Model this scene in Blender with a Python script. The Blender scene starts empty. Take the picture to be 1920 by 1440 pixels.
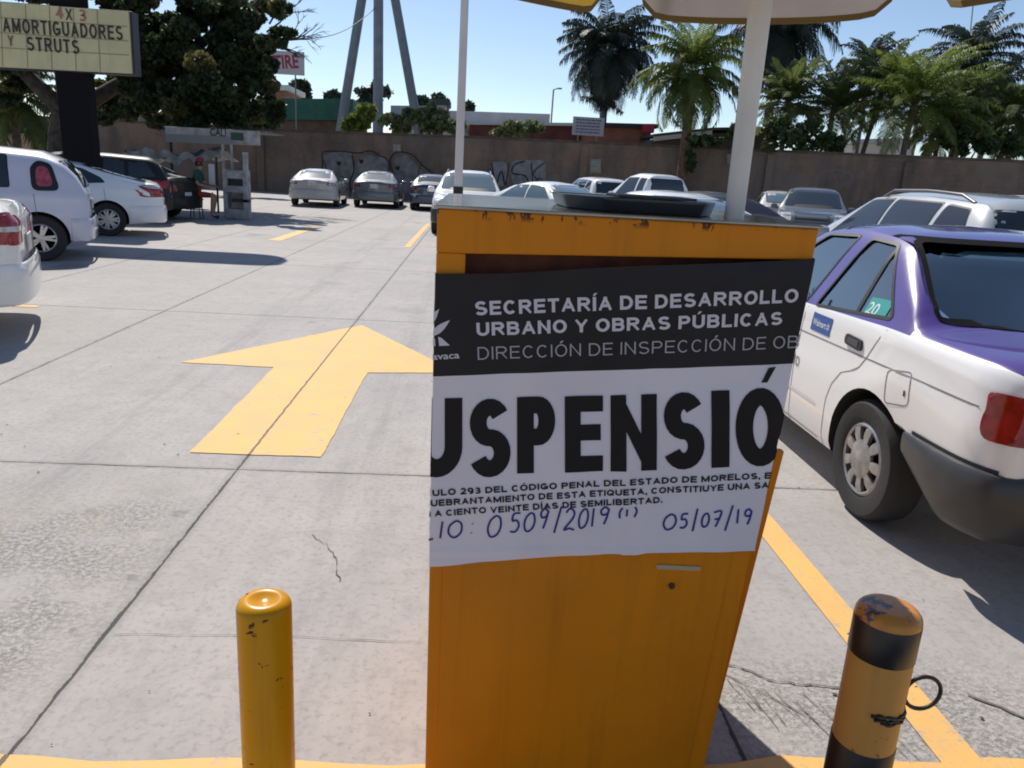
import bpy, bmesh, math, random
import numpy as np
from mathutils import Vector, Matrix
from mathutils.bvhtree import BVHTree

S = bpy.context.scene
COL = S.collection
R = math.radians
PI = math.pi

# ------------------------------------------------------------------ camera, sky, sun
CAM = Vector((0, 0, 1.5))
F, CX, CY = 1450.0, 960.0, 720.0
_down = Vector(((650-CX)/F, -(6090-CY)/F, -1)).normalized()
_up = -_down
_f = Vector(((890-CX)/F, (CY-325)/F, -1))
_f = (_f - _up*_f.dot(_up)).normalized()
_r = _f.cross(_up)
M3 = Matrix((_r, _f, _up))                      # camera axes -> world axes
cd = bpy.data.cameras.new('camera')
cam = bpy.data.objects.new('camera', cd)
COL.objects.link(cam)
cam.matrix_world = Matrix.Translation(CAM) @ M3.to_4x4()
cd.sensor_width = 36
cd.lens = 36*F/1920
cd.clip_start = 0.05
cd.clip_end = 3000
S.camera = cam

SUNV = Vector((-0.31, 0.83, 1.0)).normalized()   # towards the sun
W = bpy.data.worlds.new('World')
S.world = W
W.use_nodes = True
nt = W.node_tree
bg = nt.nodes['Background']
sky = nt.nodes.new('ShaderNodeTexSky')
sky.sky_type = 'NISHITA'
sky.sun_disc = False
sky.sun_elevation = math.asin(SUNV.z)
sky.sun_rotation = math.atan2(SUNV.x, SUNV.y)
sky.altitude = 1500
sky.air_density = 1.0
sky.dust_density = 1.1
sky.ozone_density = 1.6
nt.links.new(sky.outputs[0], bg.inputs[0])
bg.inputs[1].default_value = 0.12
sl = bpy.data.lights.new('sun', 'SUN')
sl.energy = 4.9
sl.angle = R(0.55)
sl.color = (1.0, 0.955, 0.88)
so = bpy.data.objects.new('sun', sl)
COL.objects.link(so)
so.rotation_euler = SUNV.to_track_quat('Z', 'Y').to_euler()
S.view_settings.view_transform = 'Standard'
S.view_settings.look = 'None'
S.view_settings.exposure = 0.04
S.view_settings.gamma = 1.0
S.cycles.max_bounces = 8
S.cycles.transparent_max_bounces = 12
S.cycles.caustics_reflective = False
S.cycles.caustics_refractive = False
S.cycles.pixel_filter_type = 'BLACKMAN_HARRIS'
S.cycles.filter_width = 1.9


def ray(px, py):
    return M3 @ Vector(((px-CX)/F, (CY-py)/F, -1))
def at(px, py, Y):                              # the point at depth Y seen at photo pixel px, py
    d = ray(px, py)
    return CAM + d*(Y/d.y)

# ------------------------------------------------------------------ materials
MATS = {}
def newmat(name):
    m = bpy.data.materials.new(name)
    m.use_nodes = True
    return m, m.node_tree, m.node_tree.nodes['Principled BSDF']
def C4(c):
    return (c[0], c[1], c[2], 1)
def mat(name, col, rough=0.6, metal=0.0, coat=0.0, var=0.0, vscale=6.0, col2=None, bump=0.0, bscale=60.0, spec=0.5, emit=None):
    if name in MATS:
        return MATS[name]
    m, t, b = newmat(name)
    b.inputs['Base Color'].default_value = C4(col)
    b.inputs['Roughness'].default_value = rough
    b.inputs['Metallic'].default_value = metal
    b.inputs['Coat Weight'].default_value = coat
    b.inputs['Coat Roughness'].default_value = 0.04
    b.inputs['Specular IOR Level'].default_value = spec
    if var > 0 or col2:
        geo = t.nodes.new('ShaderNodeNewGeometry')
        n = t.nodes.new('ShaderNodeTexNoise')
        n.inputs['Scale'].default_value = vscale
        n.inputs['Detail'].default_value = 6
        t.links.new(geo.outputs['Position'], n.inputs['Vector'])
        mx = t.nodes.new('ShaderNodeMix')
        mx.data_type = 'RGBA'
        c2 = col2 if col2 else tuple(max(0, c*(1-var)) for c in col)
        c1 = col if col2 else tuple(min(1, c*(1+var)) for c in col)
        mx.inputs[6].default_value = C4(c1)
        mx.inputs[7].default_value = C4(c2)
        rp = t.nodes.new('ShaderNodeMapRange')
        rp.inputs[1].default_value = 0.35
        rp.inputs[2].default_value = 0.65
        t.links.new(n.outputs['Fac'], rp.inputs[0])
        t.links.new(rp.outputs[0], mx.inputs[0])
        t.links.new(mx.outputs[2], b.inputs['Base Color'])
    if bump > 0:
        geo = t.nodes.new('ShaderNodeNewGeometry')
        n = t.nodes.new('ShaderNodeTexNoise')
        n.inputs['Scale'].default_value = bscale
        n.inputs['Detail'].default_value = 5
        t.links.new(geo.outputs['Position'], n.inputs['Vector'])
        bp = t.nodes.new('ShaderNodeBump')
        bp.inputs['Strength'].default_value = bump
        bp.inputs['Distance'].default_value = 0.01
        t.links.new(n.outputs['Fac'], bp.inputs['Height'])
        t.links.new(bp.outputs[0], b.inputs['Normal'])
    MATS[name] = m
    return m

class NT:                                       # small node-graph helper
    def __init__(s, t):
        s.t = t
    def n(s, typ, **kw):
        o = s.t.nodes.new(typ)
        for k, v in kw.items():
            setattr(o, k, v)
        return o
    def put(s, sock, v):
        if isinstance(v, bpy.types.NodeSocket):
            s.t.links.new(v, sock)
        else:
            sock.default_value = v
    def math(s, op, a, b=0.0, clamp=False):
        o = s.n('ShaderNodeMath', operation=op)
        o.use_clamp = clamp
        s.put(o.inputs[0], a); s.put(o.inputs[1], b)
        return o.outputs[0]
    def noise(s, vec, scale, detail=4, rough=0.55, dist=0.0):
        o = s.n('ShaderNodeTexNoise')
        s.put(o.inputs['Vector'], vec)
        o.inputs['Scale'].default_value = scale
        o.inputs['Detail'].default_value = detail
        o.inputs['Roughness'].default_value = rough
        o.inputs['Distortion'].default_value = dist
        return o.outputs['Fac']
    def ramp(s, v, a, b, c=0.0, d=1.0):
        o = s.n('ShaderNodeMapRange')
        s.put(o.inputs[0], v)
        for i, x in enumerate((a, b, c, d)):
            o.inputs[i+1].default_value = x
        return o.outputs[0]
    def mix(s, f, a, b):
        o = s.n('ShaderNodeMix', data_type='RGBA')
        s.put(o.inputs[0], f)
        s.put(o.inputs[6], C4(a) if isinstance(a, tuple) else a)
        s.put(o.inputs[7], C4(b) if isinstance(b, tuple) else b)
        return o.outputs[2]
    def map(s, vec, scale):
        o = s.n('ShaderNodeMapping')
        s.put(o.inputs[0], vec)
        o.inputs['Scale'].default_value = scale
        return o.outputs[0]

def concrete_mat():
    m, t, b = newmat('lot concrete')
    g = NT(t)
    pos = g.n('ShaderNodeNewGeometry').outputs['Position']
    sep = g.n('ShaderNodeSeparateXYZ')
    g.put(sep.inputs[0], pos)
    x, y = sep.outputs[0], sep.outputs[1]
    big = g.noise(pos, 0.35, 5, 0.6)
    mid = g.noise(pos, 2.3, 6, 0.65)
    fine = g.noise(pos, 38, 5, 0.7)
    grit = g.noise(pos, 170, 3, 0.6)
    streak = g.noise(g.map(pos, (14, 1.2, 1)), 1.0, 5, 0.6, 0.6)
    col = g.mix(g.ramp(big, .35, .68), (0.435, 0.395, 0.37), (0.35, 0.325, 0.305))
    col = g.mix(g.ramp(mid, .42, .72, 0, .5), col, (0.30, 0.285, 0.265))
    col = g.mix(g.ramp(streak, .5, .72, 0, .35), col, (0.29, 0.285, 0.28))
    col = g.mix(g.ramp(fine, .50, .74, 0, .7), col, (0.20, 0.185, 0.17))
    col = g.mix(g.ramp(g.noise(pos, 7.5, 6, .7), .50, .68, 0, .5), col, (0.27, 0.25, 0.235))
    # exposed aggregate, worn through on the near slab at the left and round the right bollard
    zl = g.math('MULTIPLY', g.ramp(x, -1.05, -1.35), g.ramp(y, 3.6, 3.0))
    zr = g.math('MULTIPLY', g.ramp(x, .72, .86), g.ramp(y, 2.3, 2.0))
    zone = g.math('MAXIMUM', zl, zr)
    worn = g.math('MULTIPLY', zone, g.ramp(mid, .36, .56))
    ag = g.ramp(g.noise(pos, 52, 4, .75), .44, .60)
    agc = g.mix(ag, (0.44, 0.41, 0.37), (0.17, 0.16, 0.15))
    col = g.mix(g.math('MULTIPLY', worn, .75), col, agc)
    # brown and yellowish stains on the near left slab
    st = g.math('MULTIPLY', zl, g.ramp(g.noise(pos, 1.7, 3, .5), .5, .66))
    col = g.mix(g.math('MULTIPLY', st, .35), col, (0.40, 0.33, 0.20))
    ru = g.math('MULTIPLY', g.ramp(x, -1.25, -1.4), g.math('MULTIPLY', g.ramp(y, 2.15, 2.0), g.ramp(fine, .35, .6)))
    col = g.mix(g.math('MULTIPLY', ru, .45), col, (0.40, 0.22, 0.12))
    # oil drips in the parking bays
    oil = g.math('MULTIPLY', g.ramp(g.noise(pos, .8, 2, .4), .66, .74), g.ramp(y, 5, 9))
    col = g.mix(g.math('MULTIPLY', oil, .5), col, (0.12, 0.115, 0.11))
    # tyre tracks and drip stains down the lane
    trk = g.math('MAXIMUM', g.ramp(g.math('ABSOLUTE', g.math('SUBTRACT', x, -1.95)), .22, .05), g.ramp(g.math('ABSOLUTE', g.math('SUBTRACT', x, -.48)), .22, .05))
    trk = g.math('MULTIPLY', trk, g.ramp(g.noise(g.map(pos, (6, .35, 1)), 1.4, 5, .7), .42, .68))
    col = g.mix(g.math('MULTIPLY', trk, .30), col, (0.15, 0.14, 0.135))
    drip = g.math('MULTIPLY', g.ramp(g.math('ABSOLUTE', g.math('SUBTRACT', x, -1.35)), .5, .1), g.ramp(g.noise(pos, 5.5, 3, .5), .67, .72))
    col = g.mix(g.math('MULTIPLY', drip, .55), col, (0.13, 0.12, 0.11))
    # cast joints between slabs
    wob = g.math('MULTIPLY', g.math('SUBTRACT', g.noise(pos, 9, 4, .7), .5), .022)
    thick = g.math('ADD', .0035, g.math('MULTIPLY', g.ramp(g.noise(pos, 4.5, 4, .7), .4, .7), .006))
    j = None
    for c, sock in [(-6.9, x), (-4.96, x), (-3.03, x), (-1.125, x), (.80, x), (2.7, x), (4.6, x), (6.5, x), (3.69, y), (7.80, y), (11.9, y), (16., y), (20.1, y), (24.2, y)]:
        d = g.math('ABSOLUTE', g.math('SUBTRACT', g.math('ADD', sock, wob), c))
        jj = g.math('LESS_THAN', d, thick)
        soft = g.ramp(d, .035, .004, 0, .22)
        jj = g.math('MAXIMUM', jj, soft)
        j = jj if j is None else g.math('MAXIMUM', j, jj)
    col = g.mix(g.math('MULTIPLY', j, .93), col, (0.035, 0.032, 0.03))
    g.put(b.inputs['Base Color'], col)
    b.inputs['Roughness'].default_value = .82
    h = g.math('ADD', g.math('MULTIPLY', fine, .5), g.math('MULTIPLY', grit, .35))
    h = g.math('ADD', h, g.math('MULTIPLY', g.math('MULTIPLY', worn, ag), -1.2))
    h = g.math('SUBTRACT', h, g.math('MULTIPLY', j, 2.0))
    bp = g.n('ShaderNodeBump')
    bp.inputs['Strength'].default_value = .55
    bp.inputs['Distance'].default_value = .004
    g.put(bp.inputs['Height'], h)
    g.put(b.inputs['Normal'], bp.outputs[0])
    return m

def road_paint_mat():
    m, t, b = newmat('worn yellow road paint')
    g = NT(t)
    pos = g.n('ShaderNodeNewGeometry').outputs['Position']
    c = g.mix(g.ramp(g.noise(pos, 3, 5), .35, .65), (0.80, 0.445, 0.115), (0.72, 0.41, 0.13))
    c = g.mix(g.ramp(g.noise(pos, 45, 5, .7), .54, .70, 0, .8), c, (0.46, 0.36, 0.22))
    c = g.mix(g.ramp(g.noise(g.map(pos, (2.2, .5, 1)), 3.5, 6, .75), .50, .72, 0, .6), c, (0.52, 0.40, 0.22))
    c = g.mix(g.ramp(g.noise(pos, 9, 6, .78), .57, .66, 0, .85), c, (0.37, 0.34, 0.30))
    g.put(b.inputs['Base Color'], c)
    b.inputs['Roughness'].default_value = .7
    # joint of the slab shows through the arrow
    return m

def chipped(name, col, chip, scale=14, lo=.60, hi=.63, rough=.4, coat=.25, zedge=None, col2=None):
    m, t, b = newmat(name)
    g = NT(t)
    pos = g.n('ShaderNodeNewGeometry').outputs['Position']
    c = g.mix(g.ramp(g.noise(pos, 4, 4), .3, .7), col, col2 if col2 else tuple(v*.86 for v in col))
    c = g.mix(g.ramp(g.noise(g.map(pos, (16, 16, .9)), 1.6, 5, .65), .50, .74, 0, .40), c, tuple(v*.55 for v in col))
    c = g.mix(g.ramp(g.noise(g.map(pos, (3, 3, 5)), 3.2, 6, .75), .56, .70, 0, .35), c, tuple(v*.72+.012 for v in col))
    f = g.ramp(g.noise(g.map(pos, (1, 1, 1.6)), scale, 6, .7), lo, hi)
    if zedge:
        sep = g.n('ShaderNodeSeparateXYZ'); g.put(sep.inputs[0], pos)
        e = g.math('MULTIPLY', g.ramp(sep.outputs[2], zedge[0], zedge[1]), g.ramp(g.noise(g.map(pos, (1, 1, .4)), 30, 4, .7), .555, .58))
        f = g.math('MAXIMUM', f, e)
    c = g.mix(f, c, chip)
    g.put(b.inputs['Base Color'], c)
    b.inputs['Roughness'].default_value = rough
    b.inputs['Coat Weight'].default_value = coat
    b.inputs['Coat Roughness'].default_value = .12
    b.inputs['Specular IOR Level'].default_value = .22 if coat < .1 else .5
    bp = g.n('ShaderNodeBump'); bp.inputs['Strength'].default_value = .25; bp.inputs['Distance'].default_value = .002
    g.put(bp.inputs['Height'], g.math('ADD', g.math('MULTIPLY', g.noise(pos, 22, 4), .5), g.math('MULTIPLY', f, -.8)))
    g.put(b.inputs['Normal'], bp.outputs[0])
    return m

def leaf_mat(name, c1, c2, trans=.3, scale=1.2):
    if name in MATS: return MATS[name]
    m, t, b = newmat(name)
    g = NT(t)
    pos = g.n('ShaderNodeNewGeometry').outputs['Position']
    f = g.ramp(g.noise(pos, scale, 5, .7), .36, .64)
    c = g.mix(f, c1, c2)
    g.put(b.inputs['Base Color'], c)
    b.inputs['Roughness'].default_value = .55
    tr = g.n('ShaderNodeBsdfTranslucent')
    g.put(tr.inputs[0], c)
    mx = g.n('ShaderNodeMixShader')
    mx.inputs[0].default_value = trans
    t.links.new(b.outputs[0], mx.inputs[1]); t.links.new(tr.outputs[0], mx.inputs[2])
    t.links.new(mx.outputs[0], t.nodes['Material Output'].inputs[0])
    MATS[name] = m
    return m

def glass_mat(name, tint):
    if name in MATS: return MATS[name]
    m, t, b = newmat(name)
    t.nodes.remove(b)
    g = NT(t)
    tr = g.n('ShaderNodeBsdfTransparent'); tr.inputs[0].default_value = C4(tint)
    gl = g.n('ShaderNodeBsdfGlossy'); gl.inputs['Roughness'].default_value = .02; gl.inputs[0].default_value = (.95, 1, .98, 1)
    fr = g.n('ShaderNodeFresnel'); fr.inputs[0].default_value = 1.52
    f = g.math('ADD', g.math('MULTIPLY', fr.outputs[0], 1.3), .17)
    mx = g.n('ShaderNodeMixShader')
    g.put(mx.inputs[0], f)
    t.links.new(tr.outputs[0], mx.inputs[1]); t.links.new(gl.outputs[0], mx.inputs[2])
    t.links.new(mx.outputs[0], t.nodes['Material Output'].inputs[0])
    MATS[name] = m
    return m

def wall_mat():
    m, t, b = newmat('weathered brown wall render')
    g = NT(t)
    pos = g.n('ShaderNodeNewGeometry').outputs['Position']
    c = g.mix(g.ramp(g.noise(pos, .35, 5), .35, .65), (0.25, 0.165, 0.12), (0.15, 0.105, 0.08))
    c = g.mix(g.ramp(g.noise(g.map(pos, (1.2, 1.2, .25)), 1.1, 6, .7), .48, .7, 0, .8), c, (0.11, 0.085, 0.07))
    c = g.mix(g.ramp(g.noise(pos, 14, 5, .7), .5, .75, 0, .5), c, (0.30, 0.24, 0.19))
    sp_ = g.n('ShaderNodeSeparateXYZ'); g.put(sp_.inputs[0], pos)
    fr_ = g.math('FRACT', g.math('DIVIDE', sp_.outputs[2], .42))
    co_ = g.math('MULTIPLY', g.math('LESS_THAN', fr_, .06), g.ramp(g.noise(pos, .8, 4), .45, .6, 0, .5))
    c = g.mix(co_, c, (0.07, 0.055, 0.045))
    c = g.mix(g.ramp(g.noise(pos, .55, 2, .4), .56, .60, 0, .5), c, (0.19, 0.16, 0.13))
    c = g.mix(g.ramp(g.noise(g.map(pos, (.9, .9, .5)), .7, 5, .7), .46, .64, 0, .6), c, (0.085, 0.065, 0.052))
    g.put(b.inputs['Base Color'], c)
    b.inputs['Roughness'].default_value = .9
    bp = g.n('ShaderNodeBump'); bp.inputs['Strength'].default_value = .5; bp.inputs['Distance'].default_value = .03
    g.put(bp.inputs['Height'], g.noise(pos, 9, 6, .7)); g.put(b.inputs['Normal'], bp.outputs[0])
    return m

# ------------------------------------------------------------------ mesh helpers
def tag(o, label=None, cat=None, group=None, kind=None):
    if label: o['label'] = label
    if cat: o['category'] = cat
    if group: o['group'] = group
    if kind: o['kind'] = kind
    return o
def empty(name, loc, rz=0.0, label=None, cat=None, group=None):
    o = bpy.data.objects.new(name, None)
    o.empty_display_size = .2
    COL.objects.link(o)
    o.location = loc
    o.rotation_euler = (0, 0, rz)
    return tag(o, label, cat, group)

class MB:
    def __init__(s):
        s.v = []; s.f = []; s.m = []; s.mi = 0
    def add(s, vs, fs):
        k = len(s.v)
        s.v += [tuple(v) for v in vs]
        s.f += [tuple(i+k for i in f) for f in fs]
        s.m += [s.mi]*len(fs)
        return s
    def box(s, c, d, rot=None):
        x, y, z = d[0]/2, d[1]/2, d[2]/2
        vs = [Vector((a*x, b*y, e*z)) for e in (-1, 1) for b in (-1, 1) for a in (-1, 1)]
        if rot is not None: vs = [rot @ v for v in vs]
        c = Vector(c)
        return s.add([v+c for v in vs], [(0, 2, 3, 1), (4, 5, 7, 6), (0, 1, 5, 4), (2, 6, 7, 3), (0, 4, 6, 2), (1, 3, 7, 5)])
    def tube(s, pts, rads, n=12, cap=True):
        pts = [Vector(p) for p in pts]
        if not hasattr(rads, '__len__'): rads = [rads]*len(pts)
        vs = []; fs = []
        prev = None
        for i, p in enumerate(pts):
            d = (pts[min(i+1, len(pts)-1)] - pts[max(i-1, 0)]).normalized()
            if prev is None:
                a = d.orthogonal().normalized()
            else:
                a = (prev - d*prev.dot(d)).normalized()
            prev = a
            b = d.cross(a)
            for k in range(n):
                t = 2*PI*k/n
                vs.append(p + (a*math.cos(t)+b*math.sin(t))*rads[i])
        for i in range(len(pts)-1):
            for k in range(n):
                k2 = (k+1) % n
                fs.append((i*n+k, i*n+k2, (i+1)*n+k2, (i+1)*n+k))
        if cap:
            fs.append(tuple(range(n-1, -1, -1)))
            fs.append(tuple((len(pts)-1)*n+k for k in range(n)))
        return s.add(vs, fs)
    def lathe(s, prof, n=24, axis='z', c=(0, 0, 0), closed=False):
        vs = []; fs = []
        for r, h in prof:
            for k in range(n):
                t = 2*PI*k/n
                a, b = r*math.cos(t), r*math.sin(t)
                p = (a, b, h) if axis == 'z' else ((h, a, b) if axis == 'x' else (b, h, a))
                vs.append((p[0]+c[0], p[1]+c[1], p[2]+c[2]))
        m = len(prof)
        for i in range(m if closed else m-1):
            i2 = (i+1) % m
            for k in range(n):
                k2 = (k+1) % n
                fs.append((i*n+k, i*n+k2, i2*n+k2, i2*n+k))
        if not closed:
            fs.append(tuple(range(n-1, -1, -1)))
            fs.append(tuple((m-1)*n+k for k in range(n)))
        return s.add(vs, fs)
    def prism(s, poly, d):
        """poly: list of 3D points (planar), extruded by vector d"""
        n = len(poly); d = Vector(d)
        vs = [Vector(p) for p in poly] + [Vector(p)+d for p in poly]
        fs = [tuple(range(n-1, -1, -1)), tuple(range(n, 2*n))]
        fs += [(i, (i+1) % n, n+(i+1) % n, n+i) for i in range(n)]
        return s.add(vs, fs)
    def quad(s, a, b, c, d):
        return s.add([a, b, c, d], [(0, 1, 2, 3)])
    def build(s, name, m, parent=None, smooth=None, bevel=0.0, fix=True):
        me = bpy.data.meshes.new(name)
        me.from_pydata(s.v, [], s.f)
        ms = m if isinstance(m, (list, tuple)) else [m]
        for q in ms: me.materials.append(q)
        if len(ms) > 1: me.polygons.foreach_set('material_index', s.m)
        if fix:
            bm = bmesh.new(); bm.from_mesh(me)
            bmesh.ops.recalc_face_normals(bm, faces=bm.faces)
            bm.to_mesh(me); bm.free()
        if smooth is not None:
            me.shade_smooth()
            me.set_sharp_from_angle(angle=R(smooth))
        o = bpy.data.objects.new(name, me)
        COL.objects.link(o)
        if parent: o.parent = parent
        if bevel:
            b = o.modifiers.new('bevel', 'BEVEL'); b.width = bevel; b.segments = 2; b.limit_method = 'ANGLE'
        return o

def npmesh(name, V, Fq, m, parent=None, mi=None):
    me = bpy.data.meshes.new(name)
    n, k = Fq.shape
    me.vertices.add(len(V)); me.vertices.foreach_set('co', V.astype(np.float32).ravel())
    me.loops.add(n*k); me.loops.foreach_set('vertex_index', Fq.astype(np.int32).ravel())
    me.polygons.add(n)
    me.polygons.foreach_set('loop_start', np.arange(n, dtype=np.int32)*k)
    ms = m if isinstance(m, (list, tuple)) else [m]
    for q in ms: me.materials.append(q)
    if mi is not None: me.polygons.foreach_set('material_index', mi.astype(np.int32))
    me.update(calc_edges=True)
    o = bpy.data.objects.new(name, me)
    COL.objects.link(o)
    if parent: o.parent = parent
    return o

def arc_xy(cx, cy, r, a0, a1, n):
    return [(cx+r*math.cos(R(a0+(a1-a0)*i/n)), cy+r*math.sin(R(a0+(a1-a0)*i/n))) for i in range(n+1)]
def round_poly(pts, r, n=4):
    """round the corners of a 2D polygon"""
    out = []
    m = len(pts)
    for i in range(m):
        p0, p, p1 = (Vector(pts[i-1]), Vector(pts[i]), Vector(pts[(i+1) % m]))
        a = (p0-p); b = (p1-p)
        rr = min(r, a.length*.45, b.length*.45)
        s = p + a.normalized()*rr; e = p + b.normalized()*rr
        for k in range(n+1):
            t = k/n
            out.append(tuple(s*(1-t)**2 + p*2*t*(1-t) + e*t*t))
    return out

# text -> 2D triangles (default font)
def text2d(txt, bold=0.0):
    c = bpy.data.curves.new('txt', 'FONT')
    c.body = txt
    c.size = 1.0
    c.offset = bold
    c.resolution_u = 5
    o = bpy.data.objects.new('txt', c)
    COL.objects.link(o)
    dg = bpy.context.evaluated_depsgraph_get()
    me = bpy.data.meshes.new_from_object(o.evaluated_get(dg))
    vs = [(v.co.x, v.co.y) for v in me.vertices]
    fs = [tuple(p.vertices) for p in me.polygons]
    bpy.data.objects.remove(o); bpy.data.curves.remove(c); bpy.data.meshes.remove(me)
    return vs, fs
def text_w(txt, bold=0.0):
    v, f = text2d(txt, bold)
    xs = [p[0] for p in v]
    return min(xs), max(xs)
def text_cap(bold=0.0):
    v, f = text2d('H', bold)
    return max(p[1] for p in v)
def fit_text(vis, p0, p1, cap, pre='', post='', bold=0.0):
    """2D verts/faces: the substring vis runs from p0 to p1 (baseline), cap height cap; pre/post continue it"""
    full = pre+vis+post
    a0, a1 = text_w(vis, bold)
    shift = 0.0
    if pre:
        shift = text_w(pre+vis, bold)[1] - a1
    vs, fs = text2d(full, bold)
    p0 = Vector(p0); p1 = Vector(p1)
    d = (p1-p0)
    sx = d.length/(a1-a0)
    sy = cap/text_cap(bold)
    u = d.normalized(); n = Vector((-u.y, u.x))
    out = []
    for x, y in vs:
        q = p0 + u*((x-shift-a0)*sx) + n*(y*sy)
        out.append((q.x, q.y))
    return out, fs

# block capitals drawn as strokes (grotesque lettering); unit height 1
def _arc(cx, cy, rx, ry, a0, a1, n=14):
    return [(cx+rx*math.cos(R(a0+(a1-a0)*i/n)), cy+ry*math.sin(R(a0+(a1-a0)*i/n))) for i in range(n+1)]
GL = {'A': (.80, [[(0, 0), (.5, 1)], [(.5, 1), (1, 0)], [(.2, .30), (.8, .30)]]),
      'B': (.72, [[(0, 0), (0, 1)], [(0, 1), (.6, 1)]+_arc(.6, .765, .33, .235, 90, -90)+[(0, .53)], [(0, .53), (.6, .53)]+_arc(.62, .265, .38, .265, 90, -90)+[(0, 0)]]),
      'C': (.76, [_arc(.5, .5, .5, .5, 42, 318, 22)]), 'D': (.76, [[(0, 0), (0, 1)], [(0, 1), (.42, 1)]+_arc(.42, .5, .58, .5, 90, -90)+[(0, 0)]]),
      'E': (.66, [[(0, 0), (0, 1)], [(0, 1), (1, 1)], [(0, .52), (.9, .52)], [(0, 0), (1, 0)]]), 'F': (.62, [[(0, 0), (0, 1)], [(0, 1), (1, 1)], [(0, .5), (.85, .5)]]),
      'G': (.80, [_arc(.5, .5, .5, .5, 42, 325, 22), [(1, .12), (1, .44), (.56, .44)]]), 'H': (.74, [[(0, 0), (0, 1)], [(1, 0), (1, 1)], [(0, .52), (1, .52)]]),
      'I': (0, [[(.5, 0), (.5, 1)]]), 'J': (.58, [[(1, 1), (1, .3)]+_arc(.5, .3, .5, .3, 0, -170)]), 'L': (.60, [[(0, 1), (0, 0)], [(0, 0), (1, 0)]]),
      'M': (.88, [[(0, 0), (0, 1)], [(1, 0), (1, 1)], [(0, 1), (.5, .1)], [(.5, .1), (1, 1)]]), 'N': (.74, [[(0, 0), (0, 1)], [(1, 0), (1, 1)], [(0, 1), (1, 0)]]),
      'O': (.82, [_arc(.5, .5, .5, .5, 0, 360, 30)]), 'P': (.70, [[(0, 0), (0, 1)], [(0, 1), (.58, 1)]+_arc(.58, .73, .42, .27, 90, -90)+[(0, .46)]]),
      'Q': (.82, [_arc(.5, .5, .5, .5, 0, 360, 30), [(.58, .26), (1, -.02)]]), 'R': (.75, [[(0, 0), (0, 1)], [(0, 1), (.58, 1)]+_arc(.58, .75, .38, .25, 90, -90)+[(0, .5)], [(.5, .48), (1, 0)]]),
      'S': (.72, [_arc(.5, .75, .46, .25, 28, 262, 14)+_arc(.5, .25, .5, .25, 82, -155, 14)]), 'T': (.66, [[(0, 1), (1, 1)], [(.5, 0), (.5, 1)]]),
      'U': (.74, [[(0, 1), (0, .34)]+_arc(.5, .34, .5, .34, 180, 360)+[(1, 1)]]), 'V': (.76, [[(0, 1), (.5, 0)], [(.5, 0), (1, 1)]]), 'X': (.74, [[(0, 0), (1, 1)], [(0, 1), (1, 0)]]),
      'Y': (.74, [[(0, 1), (.5, .45)], [(1, 1), (.5, .45)], [(.5, .45), (.5, 0)]]), 'Z': (.68, [[(0, 1), (1, 1)], [(1, 1), (0, 0)], [(0, 0), (1, 0)]]),
      '2': (.62, [_arc(.5, .70, .46, .30, 165, -35)+[(0, 0)], [(0, 0), (1, 0)]]), '3': (.62, [_arc(.46, .76, .42, .24, 150, -90)+_arc(.48, .26, .52, .26, 90, -150)]),
      '4': (.66, [[(.72, 0), (.72, 1)], [(.72, 1), (0, .3)], [(0, .3), (1, .3)]]), '5': (.62, [[(.9, 1), (.15, 1), (.08, .56)]+_arc(.48, .32, .52, .32, 130, -155)]),
      '9': (.62, [_arc(.5, .68, .5, .32, 0, 360, 22), [(1, .68), (1, .5)]+_arc(.5, .38, .5, .38, 0, -110)]), '.': (0, [[(.5, 0), (.5, .04)]]), ',': (0, [[(.5, -.12), (.5, .04)]])}
ACC = {'Á': 'A', 'É': 'E', 'Í': 'I', 'Ó': 'O', 'Ú': 'U'}
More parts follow.
